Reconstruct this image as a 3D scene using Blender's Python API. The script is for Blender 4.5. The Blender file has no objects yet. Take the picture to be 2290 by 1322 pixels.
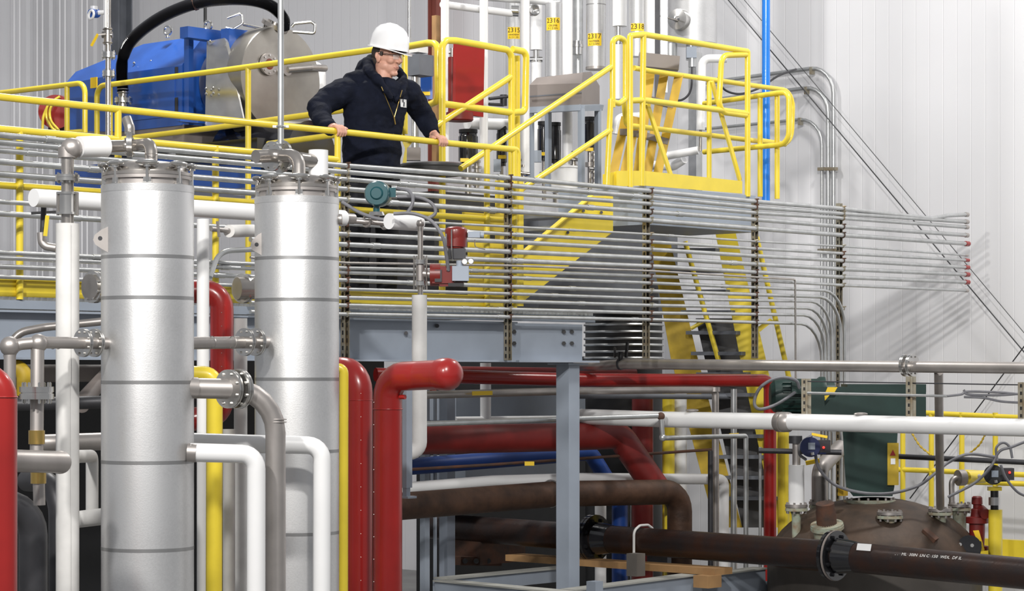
import bpy, bmesh, math, random
from mathutils import Vector, Matrix
random.seed(4)
S = bpy.context.scene
COL = S.collection
# ---------------- camera, world, lights, exposure ----------------
F, CX, HY, CZ = 5360.0, 1145.0, 835.0, 2.2          # focal length in pixels of a 2290x1322 frame, eye height
cd = bpy.data.cameras.new('camera'); cam = bpy.data.objects.new('camera', cd); COL.objects.link(cam)
cd.sensor_width = 36; cd.lens = 36 * F / 2290; cd.shift_y = (HY - 661) / 2290; cd.clip_end = 200
cam.location = (0, 0, CZ); cam.rotation_euler = (math.pi / 2, 0, 0)
S.camera = cam
w = bpy.data.worlds.new('world'); S.world = w; w.use_nodes = True
w.node_tree.nodes['Background'].inputs[0].default_value = (.93, .95, 1, 1)
w.node_tree.nodes['Background'].inputs[1].default_value = .34
S.view_settings.view_transform = 'Standard'; S.view_settings.look = 'None'
S.view_settings.exposure = 0.0; S.view_settings.gamma = 1
def lamp(loc, target, size, power, spread=180, col=(1, .975, .94)):
    l = bpy.data.lights.new('lamp', 'AREA'); l.shape = 'DISK'; l.size = size; l.energy = power; l.color = col; l.spread = math.radians(spread)
    o = bpy.data.objects.new('lamp', l); COL.objects.link(o); o.location = loc
    o.rotation_euler = (Vector(target) - Vector(loc)).to_track_quat('-Z', 'Y').to_euler()
lamp((.6, 3.6, 8.1), (1.6, 20, 4.5), .45, 560, 140)      # high-bay lamps of the hall: behind the camera right and left, over the far end, over the machines
lamp((-3.8, 3.9, 6.8), (-1.0, 20, 4.2), .50, 400, 140)
lamp((-2.5, 19, 9), (-2.0, 19.5, 0), 1.0, 400)
lamp((4.5, 17, 9.5), (3.5, 19, 2), 1.0, 400)
# ---------------- geometry helpers ----------------
UP = Vector((0, 0, 1)); _n = math.hypot(4869, 5360)
D1 = Vector((4869 / _n, 5360 / _n, 0)); D2 = Vector((-5360 / _n, 4869 / _n, 0))   # the two directions of the building
def P(x, y=None, Y=None):
    if isinstance(x, tuple): x, y, Y = x
    return Vector(((x - CX) / F * Y, Y, 0 if y is None else CZ + (HY - y) / F * Y))
def V(p): return p if isinstance(p, Vector) else P(p)
def yr(x, k=82464): return k / (6014 - x)            # depth along a line running with D1
def yd(x, x0, Y0): return Y0 * (6014 - x0) / (6014 - x)
def yw(x, k=152174): return k / (x + 4757)           # depth along a line running with D2
def yb(x, x0, Y0): return Y0 * (x0 + 4757) / (x + 4757)
def perp(d):
    a = d.cross(UP)
    if a.length < 1e-3: a = d.cross(Vector((1, 0, 0)))
    a.normalize(); return a, d.cross(a).normalized()
def fillet(pts, r, n=6):
    if not r or len(pts) < 3: return pts
    out = [pts[0]]
    for i in range(1, len(pts) - 1):
        a, b, c = pts[i - 1], pts[i], pts[i + 1]
        u = (a - b); v = (c - b); lu, lv = u.length, v.length; u.normalize(); v.normalize()
        ang = u.angle(v)
        if ang > 3.05: out.append(b); continue
        t = min(r / math.tan(ang / 2), lu * .49, lv * .49)
        rr = t * math.tan(ang / 2)
        m = (u + v).normalized(); ctr = b + m * (rr / math.sin(ang / 2))
        p, q = b + u * t - ctr, b + v * t - ctr
        tot = p.angle(q)
        for k in range(n + 1):
            s = k / n
            out.append(ctr + (p * math.sin((1 - s) * tot) + q * math.sin(s * tot)) / math.sin(tot))
    out.append(pts[-1]); return out
def spline(pts, n=8):
    pts = [V(p) for p in pts]; q = [2 * pts[0] - pts[1]] + pts + [2 * pts[-1] - pts[-2]]; out = []
    for i in range(1, len(q) - 2):
        a, b, c, d = q[i - 1:i + 3]
        for k in range(n):
            t = k / n
            out.append(.5 * (2 * b + (c - a) * t + (2 * a - 5 * b + 4 * c - d) * t * t + (3 * b - a - 3 * c + d) * t ** 3))
    return out + [pts[-1]]
class M:
    def __init__(s): s.v = []; s.f = []; s.mi = []; s.cur = 0
    def mat(s, k): s.cur = k; return s
    def add(s, vs, fs):
        k = len(s.v); s.v += [Vector(v) for v in vs]; s.f += [tuple(i + k for i in f) for f in fs]; s.mi += [s.cur] * len(fs); return s
    def tube(s, pts, r, fil=None, seg=14, caps=True, closed=False):
        pts = [V(p) for p in pts]
        rs = r if isinstance(r, (list, tuple)) else None
        if not rs: pts = fillet(pts, fil)
        n = len(pts); vs = []; a = None
        for i, p in enumerate(pts):
            if closed: d = (pts[(i + 1) % n] - pts[i - 1])
            else: d = pts[min(i + 1, n - 1)] - pts[max(i - 1, 0)]
            d.normalize()
            if a is None: a, b = perp(d)
            else:
                a = (a - d * a.dot(d)); 
                if a.length < 1e-5: a, _ = perp(d)
                a.normalize(); b = d.cross(a)
            ri = rs[i] if rs else r
            if not rs and not closed and 0 < i < n - 1:
                pass
            vs += [p + (a * math.cos(2 * math.pi * k / seg) + b * math.sin(2 * math.pi * k / seg)) * ri for k in range(seg)]
        fs = []
        for i in range(n if closed else n - 1):
            j = (i + 1) % n
            for k in range(seg):
                l = (k + 1) % seg; fs.append((i * seg + k, i * seg + l, j * seg + l, j * seg + k))
        if caps and not closed: fs += [tuple(range(seg))[::-1], tuple((n - 1) * seg + k for k in range(seg))]
        return s.add(vs, fs)
    def cyl(s, a, b, r, r2=None, seg=20): return s.tube([a, b], [r, r if r2 is None else r2], seg=seg)
    def lathe(s, o, d, prof, seg=24):
        o = V(o); d = Vector(d).normalized(); a, b = perp(d)
        vs = []; fs = []; n = len(prof)
        for t, r in prof:
            vs += [o + d * t + (a * math.cos(2 * math.pi * k / seg) + b * math.sin(2 * math.pi * k / seg)) * max(r, 1e-4) for k in range(seg)]
        for i in range(n - 1):
            for k in range(seg):
                l = (k + 1) % seg; fs.append((i * seg + k, i * seg + l, (i + 1) * seg + l, (i + 1) * seg + k))
        fs += [tuple(range(seg))[::-1], tuple((n - 1) * seg + k for k in range(seg))]
        return s.add(vs, fs)
    def box(s, c, sz, ax=None):
        c = V(c); ax = ax or (D1, D2, UP); h = [ax[i] * sz[i] / 2 for i in range(3)]
        vs = [c + h[0] * i + h[1] * j + h[2] * k for i in (-1, 1) for j in (-1, 1) for k in (-1, 1)]
        return s.add(vs, [(0, 1, 3, 2), (4, 6, 7, 5), (0, 4, 5, 1), (2, 3, 7, 6), (0, 2, 6, 4), (1, 5, 7, 3)])
    def bar(s, a, b, wd, th, side=None):
        a, b = V(a), V(b); d = (b - a); L = d.length; d.normalize()
        sd = side or D2; sd = (sd - d * sd.dot(d)).normalized(); t = d.cross(sd)
        return s.box((a + b) / 2, (L, wd, th), (d, sd, t))
    def ball(s, c, r, ax=None, seg=16, rings=10):
        c = V(c); r = (r, r, r) if isinstance(r, (int, float)) else r
        ax = ax or (Vector((1, 0, 0)), Vector((0, 1, 0)), UP); vs = []; fs = []
        for i in range(rings + 1):
            th = math.pi * i / rings
            for k in range(seg):
                ph = 2 * math.pi * k / seg
                vs.append(c + ax[0] * r[0] * math.sin(th) * math.cos(ph) + ax[1] * r[1] * math.sin(th) * math.sin(ph) + ax[2] * r[2] * math.cos(th))
        for i in range(rings):
            for k in range(seg):
                l = (k + 1) % seg; fs.append((i * seg + k, i * seg + l, (i + 1) * seg + l, (i + 1) * seg + k))
        return s.add(vs, fs)
    def prism(s, pts, vec):
        pts = [V(p) for p in pts]; n = len(pts); vec = Vector(vec)
        vs = pts + [p + vec for p in pts]
        return s.add(vs, [tuple(range(n)), tuple(range(2 * n - 1, n - 1, -1))] + [(i, i + n, (i + 1) % n + n, (i + 1) % n) for i in range(n)])
    def ring(s, c, n, R, r, seg=24, sub=8):
        c = V(c); a, b = perp(Vector(n).normalized())
        return s.tube([c + (a * math.cos(2 * math.pi * k / seg) + b * math.sin(2 * math.pi * k / seg)) * R for k in range(seg)], r, seg=sub, closed=True)
    def mesh(s, name, origin, mat):
        me = bpy.data.meshes.new(name)
        me.from_pydata([v - origin for v in s.v], [], s.f)
        for x in (mat if isinstance(mat, tuple) else (mat,)): me.materials.append(x)
        me.polygons.foreach_set('material_index', s.mi)
        bm = bmesh.new(); bm.from_mesh(me); bmesh.ops.remove_doubles(bm, verts=bm.verts, dist=1e-5)
        bmesh.ops.recalc_face_normals(bm, faces=bm.faces); bm.to_mesh(me); bm.free()
        me.polygons.foreach_set('use_smooth', [True] * len(me.polygons)); me.set_sharp_from_angle(angle=math.radians(38))
        return me
def centre(ms):
    vs = [v for m in ms for v in m.v]; lo = [min(v[i] for v in vs) for i in range(3)]; hi = [max(v[i] for v in vs) for i in range(3)]
    return Vector(((lo[0] + hi[0]) / 2, (lo[1] + hi[1]) / 2, lo[2]))
def tag(o, label=None, cat=None, group=None, kind=None):
    if label: o['label'] = label
    if cat: o['category'] = cat
    if group: o['group'] = group
    if kind: o['kind'] = kind
    return o
def obj(name, data): o = bpy.data.objects.new(name, data); COL.objects.link(o); return o
def single(name, label, cat, m, mat, group=None, kind=None):
    c = centre([m]); o = obj(name, m.mesh(name, c, mat)); o.location = c; return tag(o, label, cat, group, kind)
def struct(name, m, mat): return single(name, None, None, m, mat, None, 'structure')
def thing(name, label, cat, parts, group=None):
    """parts: (name, M, material[, label[, subparts]])"""
    if len(parts) == 1 and len(parts[0]) < 5: return single(name, label, cat, parts[0][1], parts[0][2], group)
    c = centre([p[1] for p in parts]); e = obj(name, None); e.location = c; e.empty_display_size = .1; tag(e, label, cat, group)
    for p in parts:
        o = obj(p[0], p[1].mesh(p[0], c, p[2])); o.parent = e
        if len(p) > 3 and p[3]: o['label'] = p[3]
        if len(p) > 4:
            for q in p[4]:
                r = obj(q[0], q[1].mesh(q[0], c, q[2])); r.parent = o
                if len(q) > 3 and q[3]: r['label'] = q[3]
    return e
# ---------------- materials ----------------
def mat(name, col, rough=.5, metal=0., var=.08, scale=6., bump=0., bscale=40., kind=None, col2=None, coat=0.):
    m = bpy.data.materials.new(name); m.use_nodes = True; nt = m.node_tree; b = nt.nodes['Principled BSDF']
    b.inputs['Roughness'].default_value = rough; b.inputs['Metallic'].default_value = metal
    if coat: b.inputs['Coat Weight'].default_value = coat; b.inputs['Coat Roughness'].default_value = .08
    tc = nt.nodes.new('ShaderNodeTexCoord'); n = nt.nodes.new('ShaderNodeTexNoise'); n.inputs['Scale'].default_value = scale
    n.inputs['Detail'].default_value = 5; nt.links.new(tc.outputs['Object'], n.inputs['Vector'])
    r = nt.nodes.new('ShaderNodeValToRGB'); r.color_ramp.elements[0].position = .3; r.color_ramp.elements[1].position = .7
    lo = col2 or tuple(c * (1 - var) for c in col); hi = tuple(min(1, c * (1 + (0 if col2 else var))) for c in col)
    r.color_ramp.elements[0].color = (*lo, 1); r.color_ramp.elements[1].color = (*hi, 1)
    src = n.outputs['Fac']
    if kind == 'spangle':
        vo = nt.nodes.new('ShaderNodeTexVoronoi'); vo.inputs['Scale'].default_value = 130; nt.links.new(tc.outputs['Object'], vo.inputs['Vector'])
        mx = nt.nodes.new('ShaderNodeMath'); mx.operation = 'MULTIPLY_ADD'; mx.inputs[1].default_value = .22; nt.links.new(vo.outputs['Color'], mx.inputs[0])
        nt.links.new(n.outputs['Fac'], mx.inputs[2]); src = mx.outputs[0]
    nt.links.new(src, r.inputs['Fac']); nt.links.new(r.outputs['Color'], b.inputs['Base Color'])
    if bump:
        n2 = nt.nodes.new('ShaderNodeTexNoise'); n2.inputs['Scale'].default_value = bscale; nt.links.new(tc.outputs['Object'], n2.inputs['Vector'])
        bp = nt.nodes.new('ShaderNodeBump'); bp.inputs['Strength'].default_value = bump; bp.inputs['Distance'].default_value = .01
        nt.links.new(n2.outputs['Fac'], bp.inputs['Height']); nt.links.new(bp.outputs['Normal'], b.inputs['Normal'])
    return m
YEL = mat('yellow_paint', (.80, .62, .045), .35, 0, .07, 5, coat=.3)
YELD = mat('worn_yellow_paint', (.50, .34, .02), .55, 0, .2, 9)
ORG = mat('fibreglass_orange', (.64, .40, .025), .5, 0, .12, 9)
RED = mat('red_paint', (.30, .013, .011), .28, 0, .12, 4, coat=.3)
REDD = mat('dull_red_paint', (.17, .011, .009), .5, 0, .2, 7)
BLU = mat('blue_paint', (.018, .088, .38), .35, 0, .12, 5, coat=.3)
BLP = mat('bright_blue_paint', (.01, .20, .72), .3, 0, .05, 5, coat=.4)
GRY = mat('grey_steel_paint', (.30, .34, .40), .5, 0, .08, 3)
GRYD = mat('dark_grey_paint', (.13, .14, .16), .55, 0, .15, 5)
WHT = mat('white_jacket', (.80, .80, .80), .38, 0, .04, 3, coat=.15)
WHTD = mat('soiled_white_jacket', (.68, .67, .65), .5, 0, .12, 6)
GALV = mat('galvanized_steel', (.50, .51, .51), .34, .75, .12, 12)
STL = mat('stainless_steel', (.46, .43, .40), .27, .9, .18, 7)
STLB = mat('bright_stainless', (.62, .61, .59), .2, .95, .12, 9)
STLM = mat('matte_stainless', (.42, .39, .37), .42, .75, .15, 5)
CLAD = mat('stucco_aluminium', (.64, .64, .64), .40, .80, .08, 3, .035, 160, kind='spangle')
BAND = mat('steel_band', (.36, .36, .36), .4, .8, .1, 8)
BRN = mat('rusty_brown_pipe', (.060, .029, .016), .6, .2, .4, 9, .25, 30)
BLKP = mat('black_iron_pipe', (.026, .020, .020), .36, .35, .3, 8, .15, 40, col2=(.045, .020, .013))
RUST = mat('rust', (.13, .055, .03), .75, .1, .4, 10, .3, 30, col2=(.06, .04, .032))
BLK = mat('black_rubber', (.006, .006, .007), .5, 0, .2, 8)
BLKM = mat('black_enamel', (.012, .012, .014), .14, 0, .1, 5, coat=.6)
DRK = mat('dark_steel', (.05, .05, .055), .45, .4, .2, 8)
GRN = mat('dark_green_paint', (.012, .036, .030), .42, 0, .2, 6)
TEAL = mat('teal_paint', (.008, .075, .09), .28, 0, .08, 8, coat=.5)
CABG = mat('grey_flexible_conduit', (.17, .17, .185), .45, 0, .1, 20)
WOOD = mat('bare_timber', (.42, .24, .10), .7, 0, .2, 5, col2=(.28, .16, .07))
TAN = mat('taupe_enamel', (.22, .19, .175), .5, 0, .08, 5)
TAG = mat('yellow_label', (.90, .60, .02), .5, 0, .02, 5)
TAGT = mat('label_print', (.05, .035, .01), .6)
MINT = mat('pale_green_primer', (.40, .47, .38), .6, 0, .3, 20, col2=(.30, .22, .14))
STRT = mat('strut_channel_zinc', (.40, .39, .33), .45, .6, .15, 12, col2=(.28, .22, .14))
BRAS = mat('brass', (.55, .38, .12), .3, .9)
LED = bpy.data.materials.new('red_indicator'); LED.use_nodes = True
LED.node_tree.nodes['Principled BSDF'].inputs['Emission Color'].default_value = (1, .03, .02, 1)
LED.node_tree.nodes['Principled BSDF'].inputs['Emission Strength'].default_value = 3
LED.node_tree.nodes['Principled BSDF'].inputs['Base Color'].default_value = (.5, .02, .02, 1)
def panelmat(name, col, period, axis):
    m = mat(name, col, .5, .1, .03, .6); nt = m.node_tree; b = nt.nodes['Principled BSDF']
    tc = nt.nodes.new('ShaderNodeTexCoord'); sp = nt.nodes.new('ShaderNodeVectorMath'); sp.operation = 'DOT_PRODUCT'; sp.inputs[1].default_value = axis
    nt.links.new(tc.outputs['Object'], sp.inputs[0])
    md = nt.nodes.new('ShaderNodeMath'); md.operation = 'PINGPONG'; md.inputs[1].default_value = period / 2; nt.links.new(sp.outputs['Value'], md.inputs[0])
    mr = nt.nodes.new('ShaderNodeMapRange'); mr.inputs['From Min'].default_value = 0; mr.inputs['From Max'].default_value = .006; nt.links.new(md.outputs[0], mr.inputs['Value'])
    bp = nt.nodes.new('ShaderNodeBump'); bp.inputs['Strength'].default_value = .5; bp.inputs['Distance'].default_value = .004
    nt.links.new(mr.outputs[0], bp.inputs['Height']); nt.links.new(bp.outputs['Normal'], b.inputs['Normal'])
    return m
WALL = panelmat('wall_panel', (.76, .76, .78), .149, D2); WALL2 = mat('ribbed_sheet', (.68, .68, .70), .35, .35, .05, 1)
FLR = mat('concrete_floor', (.20, .20, .195), .5, 0, .2, 2)
# ---------------- compound helpers ----------------
def flange(c, d, r, th, nb=8, m=None, br=None, hole=None):
    """a bolted flange pair; returns a part tuple with its bolts as sub-parts"""
    m = m or STLB; c = V(c); d = Vector(d).normalized(); a, b = perp(d); g = M()
    g.lathe(c - d * th * .55, d, [(0, r * .98), (0, r), (th * .48, r), (th * .48, r * .93), (th * .62, r * .93), (th * .62, r), (th * 1.1, r)], 28)
    subs = []
    for k in range(nb):
        t = 2 * math.pi * (k + .5) / nb; q = c + (a * math.cos(t) + b * math.sin(t)) * r * .8; h = th * .95; h2 = r * .085
        subs.append(('bolt', M().cyl(q - d * h, q + d * h, h2 * .6, seg=6).cyl(q - d * h * .95, q - d * h * .6, h2, seg=6).cyl(q + d * h * .6, q + d * h * .95, h2, seg=6), m))
    return ('flange', g, m, None, subs)
def pipe(label, pts, rpx, m, fil=1.5, name='pipe', cat='pipe', fl=(), extra=(), sleeve=(), group=None, welds=()):
    """fl: (point, direction, radius factor, thickness factor, bolts)"""
    pts = [V(p) for p in pts]; r = rpx * pts[0].y / F
    parts = [('run', M().tube(pts, r, fil * r, seg=20), m)]
    for f in fl:
        parts.append(flange(f[0], f[1], r * f[2], r * f[3], *(f[4:] or (8,))))
    for a, b, k, mm in sleeve:
        parts.append(('sleeve', M().cyl(a, b, r * k, seg=24), mm, 'insulation sleeve around the pipe'))
    for c, d in welds:
        parts.append(('weld_seam', M().ring(c, d, r * 1.0, r * .07, 24, 6), m))
    parts += list(extra)
    if len(parts) == 1: return single(name, label, cat, parts[0][1], m, group)
    return thing(name, label, cat, parts, group)
def text(s, c, right, up, h, m, name='lettering'):
    cu = bpy.data.curves.new(name, 'FONT'); cu.body = s; cu.size = h; cu.align_x = 'CENTER'; cu.align_y = 'CENTER'; cu.extrude = .0006; cu.resolution_u = 2
    t = bpy.data.objects.new('t', cu); COL.objects.link(t); bpy.context.view_layer.update()
    me = bpy.data.meshes.new_from_object(t); COL.objects.unlink(t); bpy.data.objects.remove(t)
    g = M(); n = right.cross(up); g.add([V(c) + right * v.co.x + up * v.co.y + n * v.co.z for v in me.vertices], [tuple(p.vertices) for p in me.polygons]); return g
# ---------------- room shell ----------------
C0 = P(272, None, yw(272))
m = M(); m.box(C0 - D2 * 11 + D1 * .1 + UP * 5, (.2, 24, 10)); struct('wall_back', m, WALL)
m = M(); n = 0; L = 14; prof = []
t = 0
while t < L:                                                # trapezoid ribs of the sheet wall
    for dt, h in ((0, 0), (.03, .035), (.075, .035), (.105, 0), (.17, 0), (.18, .010), (.20, .010), (.21, 0), (.25, 0), (.26, .010), (.28, .010), (.29, 0)): prof.append((t + dt, h))
    t += .34
base = C0 - D2 * 0
vs = []; fs = []
for a, h in prof:
    q = base - D1 * a - D2 * h; vs += [q, q + UP * 10]
for i in range(len(prof) - 1): fs.append((2 * i, 2 * i + 2, 2 * i + 3, 2 * i + 1))
m.add(vs, fs); k = len(m.v); m.box(base - D1 * 7 + D2 * .1 + UP * 5, (14, .18, 10)); struct('wall_left', m, WALL2)
m = M(); m.box(Vector((0, 16, -.05)), (34, 34, .1), (Vector((1, 0, 0)), Vector((0, 1, 0)), UP)); struct('floor', m, FLR)
# building columns standing against the walls
m = M(); q = P(254, None, 29.2)
m.box(q + UP * 4, (.02, .2, 8)).box(q + D1 * .1 + UP * 4, (.2, .012, 8)).box(q + D1 * .2 + UP * 4, (.02, .2, 8))
single('building_column', 'dark grey steel building column in the corner above the blue machine', 'column', m, GRYD)
m = M(); q = P(975, None, yw(975) - .25); m.box(q + UP * 4, (.012, .12, 8)).box(q + D2 * .06 + UP * 4, (.12, .012, 8)).box(q - D2 * .06 + UP * 4, (.12, .012, 8))
single('building_column', 'red-brown steel building column at the far wall behind the hard hat', 'column', m, mat('brown_primer', (.22, .06, .045), .6))
# diagonal bracing rods and wall conduits
def Wp(x, y, off=.12): return P(x, y, yw(x) - off)
rods = [(1600, -34, 2330, 835, 'steel brace rod running from upper left to lower right across the far wall'), (1636, -34, 2330, 792, 'thinner parallel brace rod just right of the long brace rod'),
        (2330, 722, 2035, 1115, 'brace rod slanting down leftwards at the right edge below the crossing')]
for i, (x0, y0, x1, y1, lab) in enumerate(rods):
    single('brace_rod', lab, 'brace rod', M().tube([Wp(x0, y0, .2 + .03 * i), Wp(x1, y1, .2 + .03 * i)], .006 if i != 1 else .0035, seg=8), DRK, 'brace rods on the far wall')
for i, (xa, ya, xb, ybv, xd, lab) in enumerate([(1560, 188, 1830, 151, 1864, 'topmost wall conduit that bends down on the far wall'), (1560, 228, 1812, 196, 1852, 'second wall conduit below the topmost, bending down'), (1540, 292, 1805, 266, 1838, 'third and lowest wall conduit bending down beside the other two')]):
    r = .0205 if i < 2 else .016
    cl = [('strap', M().box(P(xd, yy, yw(xd) - .09), (.05, .07, .03)), STRT) for yy in (378, 560)]
    ch = M().box(P(xd - 48, ya + (ybv - ya) * .85 + 2, yw(xd - 48) - .09), (.05, .03, .07))
    thing('wall_conduit', lab, 'conduit', [('run', M().tube([Wp(xa, ya, .09), Wp(xd, ya + (ybv - ya) * (xd - xa) / (xb - xa), .09), P(xd, 1000, yw(xd) - .09)], r, .26, 12), GALV), ('hanger', ch, STRT)] + cl, 'wall conduits')
# ---------------- conduit rack ----------------
def yk(x): return yr(x, 81437)
XS = [776, 1140, 1455, 1690, 1885, 2160]
CD = [(6, [371, 398, 427.5, 451, 467, 480]), (6, [385, 415, 441, 463.5, 478, 496]), (5.5, [401, 432, 456, 476, 488, 508]), (6, [423, 451, 474, 491, 507, 526]), (6.5, [447, 472.5, 493, 511, 526, 545]),
      (3, [488, 507, 524, 540, 551, 571]), (4.5, [501, 524, 541, 556, 567, 582]), (5.5, [524, 541, 558, 572.5, 583, 598]), (6, [547, 563, 577, 591, 602, 614]), (6, [568, 583, 595.5, 609, 620, 631]),
      (4.5, [600, 607, 618, 627, 638, 650]), (4.5, [610, 621, 633, 643, 1889]), (5, [627, 641, 651, 659, 1880]), (4, [647, 657, 668, 672, 1861]), (4.5, [666, 674, 683, 687, 1852]), (4.5, [683, 692, 700, 703, 1845]), (4.5, [703, 709, 715, 721, 1838])]
ORD = 'topmost second third fourth fifth sixth seventh eighth ninth tenth eleventh twelfth thirteenth fourteenth fifteenth sixteenth lowest'.split()
REDCAP = {4, 6, 7, 8, 9}
cross = [[] for _ in range(5)]
for i, (rp, ys) in enumerate(CD):
    r = rp * yk(776) / F; pts = []
    x0 = -260 if i in (0, 1, 2, 3, 4, 6, 7, 10, 11, 12, 13) else 560
    h = (HY - ys[0]) * (6014 - x0) / (6014 - 776)
    pts.append(P(x0, HY - h, yk(x0)))
    bend = ys[-1] > 1000; nn = 4 if bend else 6
    for k in range(nn):
        pts.append(P(XS[k], ys[k], yk(XS[k])))
        if k < 5 : cross[k].append((pts[-1], r))
    parts = []
    if bend:
        xd = ys[-1]; y5 = ys[3] + (ys[3] - ys[2]) * (xd - 1690) / 235
        pts.append(P(xd, y5, yk(xd))); pts.append(P(xd, None, yk(xd)))
        parts.append(('run', M().tube(pts, r, .30, 12), GALV))
        if i == 11: cross[4].append((P(1885, 690, yk(1885)), r))
    else:
        if i == 0: pts = pts[:-1] + [P(2085, 489, yk(2085)), P(2120, 482, yk(2120)), P(2160, 480, yk(2160))]
        parts.append(('run', M().tube(pts, r, .12, 12), GALV))
        d = D1; e = pts[-1]
        if i in REDCAP: parts.append(('end_cap', M().cyl(e - d * .01, e + d * .045, r * 1.25, seg=14), RED, 'red plastic end cap'))
        else: parts.append(('bushing', M().cyl(e - d * .01, e + d * .03, r * 1.2, seg=14), STLM))
    for xx in sorted(random.sample(range(820, 1660, 20), 2) + ([random.randint(60, 520)] if x0 < 0 else [])):
        for k in range(len(XS) - 1):
            if XS[k] <= xx <= XS[k + 1] or (k == 0 and xx < XS[0]):
                a, b = (XS[k], ys[k]), (XS[k + 1], ys[k + 1])
                if xx < 776: yy = HY - (HY - ys[0]) * (6014 - xx) / (6014 - 776)
                else:
                    pa, pb = P(a[0], a[1], yk(a[0])), P(b[0], b[1], yk(b[0])); yy = None
                    t = (1 / yk(a[0]) - 1 / yk(xx)) / (1 / yk(a[0]) - 1 / yk(b[0])); yy = a[1] + (b[1] - a[1]) * t
                q = P(xx, yy, yk(xx)); parts.append(('coupling', M().cyl(q - D1 * .035, q + D1 * .035, r * 1.22, seg=12), GALV)); break
    tail = ' ending in a red cap' if i in REDCAP else ' bending down to the floor beside the wall' if bend else ''
    thing('rack_conduit', ORD[i] + ' galvanized conduit of the long rack' + tail, 'conduit', parts, 'conduits on the long rack')
# the thin tube that drops down in front of the rack
single('thin_tube', 'thin steel tube along the rack that turns straight down before the wall', 'tube', M().tube([(560, 576, yk(560) - .05), (776, 588, yk(776) - .05), (1140, 594, yk(1140) - .05), (1455, 606, yk(1455) - .05), (1778, 625, yk(1778) - .05), (1780, 860, yk(1778) - .05)], .0085, .02, 10), STL)
# rack posts of slotted strut with a clamp at each conduit
PN = ['strut post of the rack beside the second tank', 'strut post in front of the grey beam', 'strut post left of the lower stairs', 'strut post crossing the yellow lower stairs', 'strut post nearest the far wall, rusty top']
for k in range(5):
    x = XS[k]; off = [-4, -4, -10, -2, -8][k]; Y = yk(x) + .05
    top = [366, 396, 424, 447, 455][k]; bot = [806, 806, 802, 802, 870][k]
    q0, q1 = P(x + off, top, Y), P(x + off, bot, Y); 
    q1 = Vector((q0.x, q0.y, q1.z)) if k < 4 else Vector((q0.x, q0.y, 0))
    g = M(); c = (q0 + q1) / 2; H = (q0 - q1).length
    g.box(c + D2 * .018, (.041, .004, H)).box(c + D1 * .02, (.004, .036, H)).box(c - D1 * .02, (.004, .036, H))
    g.mat(1); z = q1.z + .03
    while z < q0.z - .03: g.box(Vector((q0.x, q0.y, z)) - D1 * .0225, (.002, .013, .028)).box(Vector((q0.x, q0.y, z)) + D1 * .014 - D2 * .003, (.008, .002, .028)); z += .05
    parts = [('channel', g, (STRT, BLK))]
    for q, r in cross[k]:
        parts.append(('clamp', M().ring(q, D1, r * 1.15, .005, 12, 6).box(q + D2 * .022 , (.026, .03, .012)).cyl(q + UP * r * 1.1 - D2 * .0, q + UP * r * 1.1 - D2 * .03, .006, seg=6), RUST if random.random() < .5 else STRT))
    thing('strut_post', PN[k], 'post', parts, 'strut posts of the conduit rack')
# ---------------- walkway: beam, column, deck, rails ----------------
def Rp(x, y, o=0.): return P(x, y, yr(x) + o)
def hx(x, y776): return HY - (HY - y776) * (6014 - x) / (6014 - 776)     # carries a height at x=776 along the walkway
a, b = Rp(-300, hx(-300, 714), .0), Rp(1140, hx(1140, 714), .0)
zt, zb = a.z, Rp(776, 806).z
a.z = b.z = (zt + zb) / 2; H = zt - zb
web = M().bar(a, b, .012, H, D2)
web = M().box((a + b) / 2, ((b - a).length, .012, H)).box(Vector(((a + b) / 2)[:2] + (zb,)), ((b - a).length, .15, .012)).box(Vector(((a + b) / 2)[:2] + (zt,)), ((b - a).length, .15, .012))
e0, e1 = Rp(1140, 760, -.02), Rp(1300, 760, -.02); e0.z = e1.z = (zt + zb) / 2
pl = M().box((e0 + e1) / 2, ((e1 - e0).length, .018, H)).box(((e0 + e1) / 2 - UP * H / 2 + D1 * .05), ((e1 - e0).length + .1, .18, .014))
bolts = [('bolt', M().cyl(Rp(x, y, -.06), Rp(x, y, -.02), .016, seg=6), BLK) for x in (1150, 1261, 1279) for y in (742, 768)]
bolts += [('bolt', M().cyl(Rp(x, y, -.05), Rp(x, y, 0), .014, seg=6), DRK) for x, y in ((908, 745), (978, 729))]
thing('steel_beam', 'grey-blue walkway beam with a bolted end plate above the column', 'beam', [('web', web, GRY), ('end_plate', pl, GRY)] + bolts)
q = P(1270, None, 17.42); zc = zb - .012
thing('support_column', 'square grey steel column under the beam end in the middle', 'column', [('post', M().box(q + UP * zc / 2, (.12, .12, zc)), GRY), ('cap_plate', M().box(q + UP * (zc - .006), (.22, .2, .012)), GRY)])
# deck
zd = Rp(776, 690).z; g = M(); s0, s1 = Rp(-300, 700), Rp(1330, 700); s0.z = s1.z = zd; Ld = (s1 - s0).length; n = int(Ld / .045)
for i in range(n): g.box(s0 + D1 * (i * .045) + D2 * .75, (.006, 1.5, .03))
for j in range(14): g.box((s0 + s1) / 2 + D2 * (.02 + j * .112), (Ld, .006, .03))
thing('walkway_deck', 'grey steel bar grating deck of the walkway under the man', 'grating', [('grating', g, GALV), ('edge_angle', M().box((s0 + s1) / 2 - UP * .03 + D2 * .0, (Ld, .01, .05)), GRY)])
def rail(label, runs, r=.0215, mt=None, name='handrail', extra=(), cat='handrail'):
    parts = []
    for pn, pts, fil in runs: parts.append((pn, M().tube(pts, r, fil, 14), mt or YEL))
    return thing(name, label, cat, parts + list(extra))
tb0, tb1 = Rp(-300, hx(-300, 651), .03), Rp(1132, hx(1132, 651), .03); tb0.z = tb1.z = (Rp(776, 651).z + Rp(776, 686).z) / 2
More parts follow.
